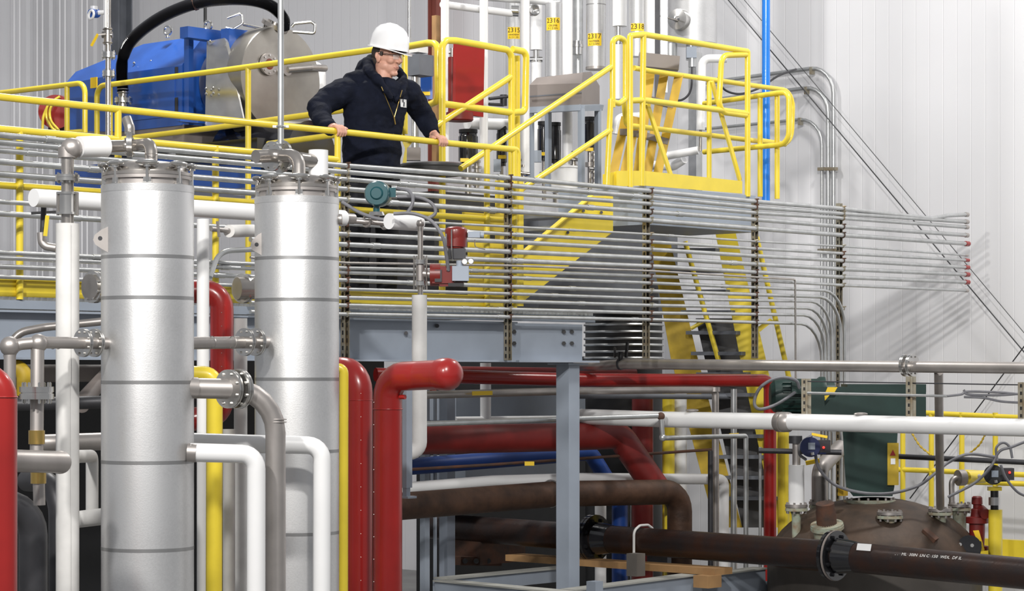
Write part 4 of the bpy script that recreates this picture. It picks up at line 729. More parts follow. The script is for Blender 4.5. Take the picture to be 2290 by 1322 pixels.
single('saddle_block', 'weathered steel saddle block under the u-bolt', 'block', M().box(P(1422, 1263, 18.08), (.10, .10, .17)), mat('scuffed_steel', (.2, .18, .16), .6, .3))
single('saddle_block', 'darker steel saddle right of the u-bolt block', 'block', M().box(P(1474, 1256, BY(1474) + .15), (.05, .2, .14)), GRYD)
single('timber_plank', 'long bare timber plank lying across the grey skid frame', 'timber', M().bar(P(1150, 1246, 19.4), P(1618, 1278, 17.8), .20, .05, D1), WOOD)
single('timber_block', 'short cut timber block under the plank end', 'timber', M().box(P(1582, 1300, 17.75), (.16, .14, .09)), WOOD)
# grey skid frame at the bottom
def fb(a, b, h=.16, t=.10): return M().bar(P(*a) - UP * h / 2, P(*b) - UP * h / 2, t, h, D2 if abs((P(*b) - P(*a)).normalized().dot(D1)) > .6 else D1)
sk = [('beam', fb((985, 1300, 17.6), (1330, 1332, 16.2), .14), GRY), ('beam', fb((985, 1296, 17.7), (1260, 1270, 18.8), .10), GRY), ('beam', fb((1270, 1322, 16.9), (1560, 1285, 18.0), .14), GRY), ('beam', fb((1560, 1290, 18.0), (1700, 1272, 18.6), .16), GRY)]
for a_, b_ in (((985, 1300, 17.6), (1330, 1332, 16.2)), ((985, 1296, 17.7), (1260, 1270, 18.8)), ((1270, 1322, 16.9), (1560, 1285, 18.0)), ((1560, 1290, 18.0), (1700, 1272, 18.6))):
    d_ = (P(*b_) - P(*a_)).normalized(); sk.append(('top_flange', M().bar(P(*a_) + UP * .006, P(*b_) + UP * .006, .14, .012, d_.cross(UP)), mat('dusty_grey_paint', (.36, .36, .33), .7), 'dusty top flange'))
for x, Y in ((985, 17.62), (1330, 16.2), (1560, 18.0), (1700, 18.6)):
    zt_ = P(x, 1300, Y).z; sk.append(('leg', M().box(Vector((P(x, 1300, Y).x, Y, zt_ / 2)), (.08, .08, zt_)), GRY))
thing('skid_frame', 'grey steel skid frame at the bottom middle', 'frame', sk)
thing('rusty_casting', 'rust-brown cast machine block with round holes behind the skid', 'machine', [('block', M().box(P(1095, 1228, 19.9), (.55, .3, .22)), RUST), ('drilled_rail', M().bar(P(1020, 1254, 19.5), P(1112, 1256, 19.9), .1, .07, D2), RUST)] + [('hole', M().cyl(P(x, 1255, Y - .06), P(x, 1255, Y), .022, seg=14), BLK) for x, Y in ((1040, 19.53), (1065, 19.6), (1092, 19.72))])
pipe('white pipe running level in the shade under the grey steel bin', [P(1018, 939, 19.6), P(1290, 936, 20.4)], 7, WHT, 0, extra=[('riser', M().cyl(P(1086, 812, 19.8), P(1086, 940, 19.8), .045), WHT)])
for x, r, y0, Y, m_, lab in ((1343, 13, 1128, 20.6, WHT, 'white post pipe standing low behind the dark flange'), (1495, 14, 880, 20.1, YEL, 'yellow vertical pipe left of the white one under the stairs'), (1520, 16, 880, 20.2, WHT, 'white vertical pipe with stained wrap under the stairs'),
        (1589, 6, 1008, 18.9, DRK, 'thin dark post left of the grey drop pipe'), (1641, 7, 870, 19.3, GALV, 'thin galvanized post right of the white elbow'), (1700, 3.5, 1000, 18.6, GALV, 'slender rod standing before the red drop pipe'), (1752, 13, 950, 19.7, YEL, 'yellow post right of the red drop pipe'), (1412, 2.5, 1120, 20.3, GALV, 'very thin conduit beside the blue duct')):
    pipe(lab, VF(x, y0, Y), r, m_, 0)
pipe('yellow curved pipe hugging the brown elbow', [P(1440, 1098, 18.9), P(1494, 1110, 18.9), P(1492, 1322, 18.9)], 8, YEL, 6)
pipe('steel pipe with a black valve running level above the red pipe into the right side', [P(1288, 818, yb(1288, 1900, 17.0)), P(1345, 818, yb(1345, 1900, 17.0)), P(1400, 814, yb(1400, 1900, 17.0)), P(2700, 827, yb(2700, 1900, 17.0))], 11.5, STLM, 0,
     fl=[((2026, 817, yb(2026, 1900, 17)), D2, 1.95, .5), ((2040, 817, yb(2040, 1900, 17)), D2, 1.95, .5)], extra=[('black_valve', M().cyl(P(1388, 787, 18.4), P(1388, 812, 18.4), .02).ring(P(1375, 788, 18.4), X_, .035, .008).bar(P(1403, 765, 18.4), P(1400, 800, 18.4), .02, .015), BLK, 'small black valve'), ('clamp', M().cyl(P(1386, 814, yb(1386, 1900, 17)), P(1390, 814, yb(1390, 1900, 17)), .047), DRK)])
# ---------------- right side: agitated vessel and its fittings ----------------
Yv = 18.45; vc = P(1955, 1112, Yv); R_ = 238 * Yv / F; k_ = Yv / F
prof = [(-(150 * k_) * (1 - math.cos(a * math.pi / 24)) , R_ * math.sin(a * math.pi / 24)) for a in range(0, 13)]
dome = M().lathe(vc, UP, prof + [(-vc.z, R_)], 56)
parts = [('shell', M().lathe(Vector((vc.x, vc.y, 0)), UP, [(0, R_), (vc.z - 150 * k_ - .0, R_)], 56), mat('weathered_vessel_steel', (.085, .075, .066), .6, .3, .2, 4)),
         ('dome', M().lathe(vc, UP, prof[1:], 56), mat('rust_stained_steel', (.085, .052, .033), .6, .2, .3, 5, .2, 25, col2=(.030, .020, .014)))]
def nozzle(x, y, Y, r, h, fr, m=MINT, d=UP, top=None):
    c = P(x, y, Y); kk = Y / F; nk = M().lathe(c - d * h * kk, d, [(-.35, r * kk * .9), (0, r * kk), (h * kk * .7, r * kk * 1.05), (h * kk, r * kk * 1.3)], 22)
    return ('nozzle', nk, m, None, [('flange', M().lathe(c, d, [(0, fr * kk), (.022, fr * kk), (.024, fr * kk * .6)], 26), MINT), ('mating_flange', M().lathe(c + d * .028, d, [(0, fr * kk), (.022, fr * kk), (.024, fr * kk * .6)], 26), STLM)] +
            [('bolt', M().cyl(c + (perp(d)[0] * math.cos(t) + perp(d)[1] * math.sin(t)) * fr * kk * .85 - d * .02, c + (perp(d)[0] * math.cos(t) + perp(d)[1] * math.sin(t)) * fr * kk * .85 + d * .065, .009, seg=6), STLM) for t in (.4, 1.2, 2, 2.8, 3.5, 4.3, 5.1, 5.9)])
parts += [nozzle(1781, 1143, 18.15, 10, 32, 25), nozzle(1990, 1160, 17.9, 13, 32, 29), nozzle(2103, 1152, 18.1, 12, 35, 27), nozzle(2146, 1142, 18.4, 15, 35, 26), nozzle(1835, 1136, 18.8, 14, 20, 26)]
td = (UP + X_ * -.12 - Y_ * .25).normalized()
parts.append(('manhole', M().lathe(P(1850, 1183, 17.85), td, [(-.2, .10), (0, .105), (.0, .125), (.025, .125), (.025, .122), (.04, .122), (.04, .075), (.13, .068), (.16, .066), (.165, 0)], 30), (MINT), 'pale green flange on the dome'))
parts.append(('rusty_cap', M().lathe(P(1850, 1183, 17.85) + td * .04, td, [(0, .075), (.10, .075), (.12, .07), (.16, .07), (.165, .05), (.15, 0)], 26), RUST, 'dark rusty cap on the pale green flange'))
thing('mixing_vessel', 'rust-stained domed vessel with flanged nozzles at the lower right', 'vessel', parts)
# gear motor
g0 = P(1945, 1112, Yv)
gb = loft(M(), *[[P(a, y, Y) for a, Y in ((x0, Yv - .25), (x1, Yv - .25), (x1, Yv + .25), (x0, Yv + .25))] for y, x0, x1 in ((1110, 1908, 1996), (1090, 1892, 2000), (960, 1884, 2008))])
hd_ = M().box(P(1925, 900, Yv), (.82, .4, .24), (X_, Y_, UP)).box(P(1975, 868, Yv), (.6, .36, .06), (X_, Y_, UP)).box(P(2040, 905, Yv), (.14, .42, .3), (X_, Y_, UP)).cyl(P(1930, 940, Yv - .2), P(1930, 960, Yv - .2), .12)
mo = M().lathe(P(1722, 886, Yv), X_, [(0, .02), (.0, .09), (.03, .125), (.09, .135), (.12, .135), (.36, .135), (.38, .15), (.42, .15)], 30)
for i in range(10):
    t = math.pi * (.75 + i * .09); mo.box(P(1770, 886, Yv) + (Y_ * math.cos(t) + UP * math.sin(t)) * .135 + X_ * .02, (.2, .008, .03), (X_, (Y_ * -math.sin(t) + UP * math.cos(t)), (Y_ * math.cos(t) + UP * math.sin(t))))
thing('gear_motor', 'dark green motor and gearbox mounted on the domed vessel', 'motor', [('gearbox', gb, GRN), ('head', hd_, GRN), ('motor', mo, GRN), ('terminal_box', M().box(P(1783, 868, Yv - .17), (.09, .08, .09), (X_, Y_, UP)), GRN), ('coupling_guard', M().cyl(P(1840, 886, Yv), P(1865, 886, Yv), .11), GRN),
    ('guard_flag', M().prism([P(1851, 866, Yv - .3), P(1873, 866, Yv - .3), P(1866, 878, Yv - .3), P(1846, 878, Yv - .3)], (0, .01, 0)).prism([P(1844, 885, Yv - .3), P(1855, 884, Yv - .3), P(1845, 896, Yv - .3)], (0, .01, 0)), TAG, 'yellow guard tabs'),
    ('warning_plate', M().box(P(1997, 1038, Yv - .27), (.085, .01, .32), (X_, Y_, UP)), YELD, 'yellow plate with a red warning mark', [('mark', M().prism([P(1990, 1019, Yv - .28), P(2003, 1019, Yv - .28), P(1997, 1006, Yv - .28)], (0, .004, 0)), RED), ('mark', M().box(P(1997, 1032, Yv - .28), (.035, .004, .045), (X_, Y_, UP)), WHT)]),
    ('base_flange', M().cyl(P(1945, 1126, Yv - .1), P(1945, 1118, Yv - .1), .20, seg=30), MINT, None, [('bolt', M().cyl(P(1945, 1132, Yv - .1) + (X_ * math.cos(t) + Y_ * math.sin(t)) * .18, P(1945, 1112, Yv - .1) + (X_ * math.cos(t) + Y_ * math.sin(t)) * .18, .009, seg=6), STLM) for t in (3.3, 3.7, 4.1, 4.5, 4.9, 5.3, 5.7, 6.1)])])
single('orange_plug', 'small orange plug beside the gearbox foot', 'plug', M().box(P(1885, 1100, 18.1), (.06, .05, .06), (D1, D2, UP)), ORG)
# long white line at the right
W_ = lambda x: yb(x, 1900, 16.9)
wp = [P(1300, 932, W_(1300)), P(1480, 938, W_(1480)), P(1740, 943, W_(1740)), P(2700, 967, W_(2700))]
dw = (wp[3] - wp[2]).normalized()
thing('insulated_pipe', 'long white insulated pipe with a steel flange crossing in front of the green motor', 'pipe', [('run', M().tube(wp, .06, 0, 28), WHT), ('bare_flange', M().lathe(P(1752, 944, W_(1752)) - dw * .05, dw, [(-.02, .055), (.0, .072), (.04, .074), (.045, .064), (.055, .074), (.10, .072), (.12, .055)], 26), STLM),
    ('label_tag', M().box(P(1892, 948, W_(1892) - .061), (.07, .025, .003), (dw, UP, Y_)), TAG, 'small yellow pipe label'), ('damage', M().ball(P(1925, 926, W_(1925)), (.05, .03, .012)), STLM), ('damage', M().ball(P(1548, 918, W_(1548)), (.05, .03, .012)), STLM)])
for x, y0, y1, lab in ((1803, 847, 926, 'short strut channel upright on the white pipe in front of the green motor'), (2037, 842, 932, 'short strut channel upright under the steel flange at the right'), (2288, 855, 940, 'slotted strut upright at the right frame edge')):
    g = M(); c = P(x, (y0 + y1) / 2, W_(x) + .02); H = (y1 - y0) * W_(x) / F
    g.box(c, (.012, .05, H), (X_, Y_, UP)).box(c - X_ * .02, (.03, .004, H), (X_, Y_, UP)).box(c + X_ * .02, (.03, .004, H), (X_, Y_, UP)).mat(1)
    z = -H / 2 + .03
    while z < H / 2: g.box(c + UP * z - X_ * .015 - Y_ * .003, (.012, .004, .022), (X_, Y_, UP)); z += .05
    single('strut_upright', lab, 'post', g, (STRT, BLK))
single('thin_tube', 'thin dark tube running level above the green motor', 'tube', M().tube([P(1806, 853, 16.95), P(2290, 861, 16.2)], .0045, seg=8), DRK)
single('rack_conduit', 'single galvanized conduit passing in front of the green gearbox', 'conduit', M().tube([P(1806, 879, 16.95), P(2118, 886, 16.4)], .0095, seg=12), GALV)
for i, (a, lab) in enumerate([([(2118, 886), (2150, 882), (2165, 876), (2240, 878), (2290, 883)], 'upper grey cable of the loop at the right edge'), ([(2155, 872), (2165, 882), (2230, 884), (2290, 880)], 'middle grey cable of the loop at the right edge'), ([(2156, 888), (2200, 890), (2240, 898), (2290, 901)], 'lower grey cable of the loop at the right edge')]):
    single('cable', lab, 'cable', M().tube(spline([(x, y, 16.3) for x, y in a]), .0085, seg=8), CABG)
single('flexible_conduit', 'grey flexible conduit making a big loop from the green motor terminal box', 'cable', M().tube(spline([(1788, 868, 18.15), (1778, 850, 18.1), (1740, 845, 18.05), (1702, 865, 18.0), (1687, 898, 18.0), (1698, 915, 18.0), (1735, 905, 18.05), (1778, 878, 18.15)]), .0125, seg=10), CABG)
pipe('grey steel riser standing on the vessel dome at the right', [P(2099, 832, yb(2099, 1900, 17.05)), P(2103, 1148, 18.1)], 10, STLM, 0)
single('level_pipe', 'dark level pipe behind the riser at the right', 'pipe', M().tube([P(2010, 1021, 19.6), P(2330, 1036, 19.0)], .0215, 0), DRK)
def Xp(x, y): return P(x, y, yw(x) - 1.2)
rail('low yellow guard railing along the far wall at the right', [('top_rail', [Xp(2056, 923), Xp(2340, 937)], 0), ('lower_rail', [Xp(2008, 1050), Xp(2340, 1064)], 0), ('lower_rail', [Xp(2160, 1078), Xp(2340, 1084)], 0)] + [('post', [Xp(x, 923), P(x, None, yw(x) - 1.2)], 0) for x in (2019, 2083, 2151, 2226)], .0235)
for a, lab in (([(2040, 970), (2058, 998), (2083, 1018)], 'yellow chain hanging left of the riser'), ([(2203, 972), (2190, 995), (2164, 1018)], 'yellow chain hanging between the right railing posts')):
    g = M(); pts = spline([(x, y, yw(x) - 1.3) for x, y in a], 6)
    for i in range(len(pts) - 1): g.tube([pts[i], pts[i + 1]], .006 if i % 2 else .010, seg=6)
    single('safety_chain', lab, 'chain', g, YELD)
single('yellow_kerb', 'yellow steel kerb plate low at the right edge', 'kerb', M().box(P(2290, 1232, 20.6), (.1, 1.0, .18), (D1, D2, UP)), YEL)
# white sleeve and actuated valve above the left nozzle
thing('sleeved_pipe', 'short white sleeve standing on the left nozzle of the domed vessel', 'pipe', [('sleeve', M().cyl(P(1781, 1040, 18.15), P(1781, 1128, 18.15), 17.5 * 18.15 / F, seg=26), WHT), ('flange', M().cyl(P(1781, 1128, 18.15), P(1781, 1137, 18.15), 23 * 18.15 / F, seg=26), STLM), ('stub', M().cyl(P(1781, 985, 18.15), P(1781, 1042, 18.15), 9 * 18.15 / F), STLM), ('collar', M().cyl(P(1779, 975, 18.15), P(1779, 992, 18.15), 15 * 18.15 / F), DRK)])
def actuator(label, x, y, Y, led, m2=BLK):
    return thing('valve_actuator', label, 'actuator', [('body', M().cyl(P(x - 6, y, Y - .1), P(x - 6, y, Y + .05), .075, seg=26).box(P(x + 6, y, Y), (.14, .12, .10), (X_, Y_, UP)), m2), ('cover', M().box(P(x + 24, y - 2, Y - .02), (.09, .09, .09), (X_, Y_, UP)), DRK), ('gland', M().cyl(P(x - 2, y + 12, Y - .12), P(x - 1, y + 18, Y - .12), .015), STLB), ('window', M().box(P(x - 3, y - 2, Y - .11), (.05, .01, .05), (X_, Y_, UP)), GRY), ('indicator_light', M().ball(P(led[0], led[1], Y - .09), .009, seg=10, rings=8), LED, 'glowing red indicator')])
actuator('black and blue valve actuator with a red light above the rusty cap', 1818, 1000, 17.9, (1842, 1001), mat('navy_enamel', (.012, .02, .09), .3))
actuator('black valve actuator with a red light on the yellow bollard at the right edge', 2228, 1062, 18.2, (2258, 1057))
pipe('dark level pipe through the blue actuator', [P(1697, 1008, 18.3), P(1882, 1012, 18.2)], 6, DRK, 0)
pipe('steel bend standing behind the white sleeve', [P(1833, 1130, 18.8), P(1833, 1050, 18.8), P(1880, 1000, 19.1)], 18, STLM, 1.5)
single('yellow_lever', 'yellow lever under the blue actuator', 'lever', M().bar(P(1802, 1036, 18.1), P(1832, 1030, 18.1), .02, .03), TAG)
single('yellow_lever', 'thin yellow lever just above the blue actuator', 'lever', M().bar(P(1815, 971, 18.1), P(1850, 978, 18.1), .012, .02), TAG)
for a, r, lab in (([(1823, 1015, 17.9), (1832, 1048, 17.9), (1865, 1083, 17.9), (1920, 1101, 17.8), (1985, 1104, 17.8), (2050, 1088, 17.9), (2090, 1060, 17.9), (2120, 1035, 18), (2165, 1016, 18), (2225, 1022, 18)], .012, 'grey cable sagging from the blue actuator across the gearbox'),
                  ([(1815, 975, 17.9), (1793, 990, 17.85), (1788, 1015, 17.85), (1802, 1028, 17.9)], .011, 'grey cable looped round the left of the blue actuator'),
                  ([(2120, 1112, 18.0), (2180, 1080, 18), (2215, 1045, 18), (2235, 1010, 18), (2262, 1000, 18), (2300, 985, 18)], .011, 'grey cable rising to the right past the black actuator'),
                  ([(2238, 1040, 17.9), (2250, 1070, 17.9), (2275, 1100, 17.9), (2300, 1112, 17.9)], .010, 'grey cable dropping right of the black actuator'),
                  ([(2230, 1030, 18.0), (2228, 1002, 18), (2243, 990, 18), (2258, 1000, 18), (2264, 1025, 18)], .010, 'grey cable forming a small loop above the black actuator')):
    single('cable', lab, 'cable', M().tube(spline(a), r, seg=10), CABG)
thing('yellow_bollard', 'yellow bollard with a bolted coupling below the black actuator', 'bollard', [('post', M().cyl(P(2226, 1140, 18.2), P(2226, None, 18.2), 15.5 * 18.2 / F, seg=26), YEL), ('spindle', M().cyl(P(2224, 1090, 18.2), P(2224, 1140, 18.2), .03), BLK), ('bracket', M().box(P(2224, 1093, 18.2), (.1, .06, .03), (X_, Y_, UP)), YEL), ('coupling', M().cyl(P(2224, 1112, 18.2), P(2224, 1130, 18.2), .045), STLB)])
thing('relief_valve', 'red flanged relief valve with a domed cap beside the yellow bollard', 'valve', [('body', M().lathe(P(2185, 1230, 18.3), UP, [(0, .09), (.03, .09), (.035, .055), (.14, .06), (.20, .06), (.205, .085), (.25, .085), (.255, .05), (.31, .045), (.32, .03), (.345, .03), (.35, .042), (.40, .04), (.41, .03)], 24).cyl(P(2193, 1140, 18.3), P(2204, 1150, 18.2), .04), REDD), ('tag', M().prism([P(2176, 1187, 18.15), P(2189, 1186, 18.15), P(2202, 1230, 18.15), P(2195, 1234, 18.15)], (0, .005, 0)), TAG, 'yellow tag')])
thing('black_hub', 'black bolted clamp behind the dark iron pipe', 'coupling', [('body', M().cyl(P(2168, 1224, 18.3), P(2168, 1224, 17.95), .09, seg=26).cyl(P(2150, 1222, 18.2), P(2190, 1226, 18.2), .075), BLKM), ('bolt', M().cyl(P(2147, 1218, 17.94), P(2147, 1218, 18.0), .014, seg=8), STLB), ('bolt', M().cyl(P(2174, 1220, 17.94), P(2174, 1220, 18.0), .014, seg=8), STLB)])
pipe('dark elbow fitting with a round union right of the riser', [P(2129, 1142, 18.4), P(2128, 1070, 18.4), P(2190, 1066, 18.5)], 6.5, STLM, 2, extra=[('union', M().cyl(P(2142, 1069, 18.4), P(2156, 1068, 18.42), .062, seg=24), STLM), ('yellow_sleeve', M().cyl(P(2160, 1068, 18.45), P(2200, 1066, 18.6), .05), YEL)])
single('steel_gusset', 'rusty steel gusset lug on the dome', 'bracket', M().bar(P(2064, 1188, 17.85), P(2092, 1212, 17.8), .06, .05), RUST)
# ---------------- the man at the handrail ----------------
from mathutils import noise
from mathutils.bvhtree import BVHTree
def remesh(m, vox, smooth=2, wr=0., nfreq=9.):
    me = bpy.data.meshes.new('tmp'); me.from_pydata(m.v, [], m.f); o = bpy.data.objects.new('tmp', me); COL.objects.link(o)
    bm = bmesh.new(); bm.from_mesh(me); bmesh.ops.recalc_face_normals(bm, faces=bm.faces); bm.to_mesh(me); bm.free()
    r = o.modifiers.new('r', 'REMESH'); r.mode = 'VOXEL'; r.voxel_size = vox
    s_ = o.modifiers.new('s', 'SMOOTH'); s_.iterations = smooth; s_.factor = .5
    dg = bpy.context.evaluated_depsgraph_get(); e = bpy.data.meshes.new_from_object(o.evaluated_get(dg))
    out = M(); nr = [v.normal.copy() for v in e.vertices]
    vs = [v.co.copy() for v in e.vertices]
    if wr:
        for i, v in enumerate(vs):
            d = noise.noise(Vector((v.x * nfreq, v.y * nfreq, v.z * nfreq * 1.6))) + .5 * noise.noise(Vector((v.x * 22, v.y * 22, v.z * 34)))
            vs[i] = v + nr[i] * wr * d
    out.add(vs, [tuple(p.vertices) for p in e.polygons])
    bpy.data.objects.remove(o); return out
SKIN = mat('skin', (.62, .33, .24), .5, 0, .10, 30); HAIR = mat('dark_hair', (.035, .025, .02), .7, 0, .3, 60)
CLOTH = mat('navy_canvas', (.0065, .0085, .018), .85, 0, .25, 14, .3, 60)
CLOTH.node_tree.nodes['Principled BSDF'].inputs['Specular IOR Level'].default_value = .15
TROU = mat('dark_trousers', (.008, .009, .014), .85, 0, .2, 20, .2, 60)
Ym = 16.35; km = Ym / F
def Q(x, y, dy=0.): return P(x, y, Ym + dy)
ft = Vector((.50, -.866, 0)); lt = Vector((.866, .50, 0))
fc = Vector((.80, -.60, -.10)).normalized(); rs = fc.cross(UP).normalized(); up = rs.cross(fc).normalized()
HC = Q(866, 129, .0)
def Hh(a, b, c): return HC + fc * a + rs * b + up * c
ax3 = (fc, rs, up)
m = M()
m.ball(Hh(-.012, 0, .025), (.098, .077, .105), ax3, 24, 18).ball(Hh(.022, 0, -.060), (.072, .058, .064), ax3, 20, 14).ball(Hh(.068, 0, -.106), (.028, .030, .022), ax3)
m.ball(Hh(.045, 0, .0), (.058, .062, .06), ax3, 20, 14)
m.tube([Hh(.088, 0, .028), Hh(.109, 0, .0), Hh(.125, 0, -.024), Hh(.105, 0, -.034)], [.009, .012, .0145, .011], seg=10)
for s in (-1, 1):
    m.ball(Hh(.100, s * .013, -.026), (.012, .008, .009), ax3, 10, 8).ball(Hh(.062, s * .038, -.022), (.030, .024, .026), ax3, 14, 10)
    m.tube([Hh(.094, s * .008, .030), Hh(.092, s * .03, .036), Hh(.070, s * .058, .030)], [.009, .010, .008], seg=8)
    m.ball(Hh(-.012, s * .079, -.008), (.021, .009, .034), ax3, 14, 10).ball(Hh(-.028, s * .082, .006), (.010, .012, .024), ax3, 10, 8)
    m.ball(Hh(.0, s * .052, -.058), (.045, .018, .035), ax3, 14, 10)
m.ball(Hh(.084, 0, -.066), (.017, .026, .016), ax3, 14, 8)
m.tube([Hh(-.025, 0, -.03), Q(858, 178), Q(850, 205)], [.062, .060, .072], seg=18)
m.tube([Q(845, 205), Q(835, 300), Q(828, 380)], [.11, .14, .12], seg=18)     # trunk inside the jacket
SR, SL = Q(782, 208, -.10), Q(900, 206, .11)
ER, WR_ = P(712, 246, 16.12), P(746, 290, 15.84)
EL, WL = P(946, 260, 16.62), P(972, 304, 16.53)
m.tube([SR + (SL - SR) * .2, SR, ER, WR_], [.06, .055, .043, .030], seg=14).tube([SL + (SR - SL) * .2, SL, EL, WL], [.06, .055, .043, .030], seg=14)
nf = -D2
def hand(m, x, y, Yr, wrist, thumb):
    c = P(x, y, Yr)
    palm = c - nf * .034 + UP * .034
    m.ball(palm, (.042, .040, .019), (D1, nf, UP), 16, 10); m.tube([wrist, (wrist + palm) / 2 + UP * .008, palm], [.030, .029, .026], seg=12)
    for k, (s, l) in enumerate(((-.033, .9), (-.011, 1.04), (.011, 1.0), (.033, .82))):
        o = c + D1 * s
        m.tube([palm + D1 * s * .9 - nf * .005, o + nf * .004 + UP * .037, o + nf * .031 * l + UP * .022, o + nf * .037 + UP * (-.006), o + nf * .026 - UP * .026 * l], [.0125, .0118, .0108, .0098, .0085], seg=10)
        m.ball(o + nf * .026 - UP * .026 * l, .0085, seg=10, rings=8).ball(o + UP * .040 - nf * .006, .0125, seg=10, rings=8)
    t = D1 * thumb
    m.tube([palm + t * .030 - nf * .02, palm + t * .055 + UP * .0, c + t * .066 - nf * .004 + UP * .030, c + t * .062 + nf * .014 + UP * .024], [.016, .014, .0115, .0095], seg=10); m.ball(c + t * .062 + nf * .014 + UP * .024, .0095, seg=10, rings=8)
hand(m, 757, 295.5, yr(757), WR_, 1); hand(m, 984, 318.5, yr(984), WL, -1)
bodyM = remesh(m, .0045, 2)
# jacket
j = M()
def ring_(x, y, a, b, dy=0., n=28):
    c = Q(x, y, dy); return [c + lt * a * math.cos(2 * math.pi * k / n) + ft * b * math.sin(2 * math.pi * k / n) for k in range(n)]
loft(j, ring_(830, 402, .205, .165), ring_(830, 372, .212, .170), ring_(831, 320, .208, .165), ring_(836, 270, .215, .165), ring_(840, 235, .235, .165), ring_(841, 208, .235, .155), ring_(842, 190, .19, .13), ring_(845, 176, .12, .105))
j.tube([SR + lt * .06, Q(768, 208, -.12), P(735, 222, 16.17), P(714, 244, 16.10), P(722, 270, 15.99), P(740, 290, 15.88)], [.095, .098, .094, .084, .070, .056], seg=20)
j.tube([SL - lt * .06, Q(912, 210, .12), P(930, 232, 16.56), P(946, 258, 16.62), P(960, 285, 16.60), P(970, 301, 16.545)], [.092, .092, .082, .076, .062, .050], seg=20)
j.ball(Q(768, 205, -.10), .096, seg=18).ball(P(713, 246, 16.10), .083, seg=16).ball(Q(912, 207, .12), .09, seg=18)
# hood lying behind and around the neck
j.ball(Q(822, 160, .06), (.085, .10, .095), None, 20, 14).ball(Q(800, 180, -.02), (.10, .11, .07), None, 20, 14)
j.tube([Q(829, 132, .10), Q(818, 142, -.02), Q(828, 160, -.11), Q(846, 182, -.16), Q(864, 203, -.175), Q(876, 222, -.16)], [.035, .040, .038, .032, .026, .018], seg=14)
j.tube([Q(840, 130, .12), Q(880, 150, .14), Q(902, 172, .08), Q(905, 192, .0), Q(898, 208, -.06), Q(884, 226, -.14)], [.04, .034, .026, .026, .024, .016], seg=14)
jacketM = remesh(j, .009, 3, .011)
# trousers and boots
tr_ = M()
for s, x in ((-1, 805), (1, 862)):
    hipp = Q(x, 385, .04 * s); kn = Q(x + 4 * s, 530, .03 * s - .03); an = Q(x + 2 * s, 665, .06 * s)
    tr_.tube([hipp, kn, an], [.105, .082, .068], seg=18)
tr_.ball(Q(832, 385), (.18, .14, .13), (lt, ft, UP))
trouM = remesh(tr_, .012, 2, .005)
bo = M(); fl_ = []
for s, x in ((-1, 803), (1, 864)):
    a_ = Q(x, 660, .06 * s); b_ = M().tube([Vector((a_.x, a_.y, zd + .16)), Vector((a_.x, a_.y, zd + .06))], [.062, .058], seg=16).ball(Vector((a_.x, a_.y, zd + .065)) + ft * .07, (.055, .13, .048), (lt, ft, UP)).box(Vector((a_.x, a_.y, zd + .030)) + ft * .05, (.1, .27, .028), (lt, ft, UP))
    fl_.append(('boot', b_, BLK))
jb = BVHTree.FromPolygons(jacketM.v, jacketM.f)
camo = Vector((0, 0, CZ))
def onj(x, y, e=.003):
    d = (P(x, y, 10) - camo).normalized(); h = jb.ray_cast(camo, d); return (h[0] - d * e) if h[0] else Q(x, y, -.17)
def patch(poly_rows, e=.003, th=.004):
    """rows of pixel points laid on the jacket front"""
    n = len(poly_rows[0]); vs = [onj(x, y, e) for r in poly_rows for x, y in r]; k = len(vs); vs += [v + Vector((0, .006, 0)) for v in vs]; fs = []
    for i in range(len(poly_rows) - 1):
        for q_ in range(n - 1): a = i * n + q_; fs += [(a, a + 1, a + n + 1, a + n), (k + a, k + a + n, k + a + n + 1, k + a + 1)]
    return M().add(vs, fs)
def lerp2(a, b, t): return (a[0] + (b[0] - a[0]) * t, a[1] + (b[1] - a[1]) * t)
def quad(a, b, c, d, n=5, k=5, e=.003): return patch([[lerp2(lerp2(a, d, i / n), lerp2(b, c, i / n), q_ / k) for q_ in range(k + 1)] for i in range(n + 1)], e)
hatm = M(); _t = math.radians(7)
hf = (fc * math.cos(_t) - up * math.sin(_t)); hu = (up * math.cos(_t) + fc * math.sin(_t))
def Ht(a, b, c): return HC + up * .060 + hf * (a + .004) + rs * b + hu * (c - .05)
vs = []; fs = []; nseg = 40; rings = []
tz = .052
for t, (ea, eb, h, fw) in enumerate([(.146, .122, 0, .004), (.143, .120, .04, .004), (.135, .114, .085, .002), (.115, .098, .125, .0), (.085, .072, .152, -.002), (.045, .038, .167, -.003), (.001, .001, .171, -.003)]):
    rings.append([Ht(fw + ea * math.cos(2 * math.pi * k / nseg), eb * math.sin(2 * math.pi * k / nseg), tz + h + (.004 if abs(math.sin(2 * math.pi * k / nseg)) < .12 and t > 0 else 0)) for k in range(nseg)])
loft(hatm, *rings)
br = []
for z_, ex in ((tz - .004, .0), (tz + .003, .0)):
    row = []
    for k in range(nseg):
        t = 2 * math.pi * k / nseg; c_ = math.cos(t); pk = max(0, c_) ** 3
        row.append(Ht((.158 + pk * .045) * c_, .132 * math.sin(t) * (1 - .08 * pk), z_ - pk * .020))
    br.append(row)
loft(hatm, *br)
hair = M().ball(Hh(-.034, 0, .03), (.088, .081, .085), ax3, 24, 16).ball(Hh(-.065, 0, -.025), (.045, .07, .05), ax3, 18, 12).tube([Hh(.012, .076, .035), Hh(.010, .078, .008)], .012, seg=8)
gl = M().tube([Hh(-.01, .085, .018), Hh(.06, .078, .018), Hh(.098, .060, .014)], .0028, seg=6).tube([Hh(.098, .060, .016), Hh(.112, .03, .026), Hh(.115, 0, .022), Hh(.112, -.03, .026), Hh(.098, -.06, .016)], .0028, seg=6)
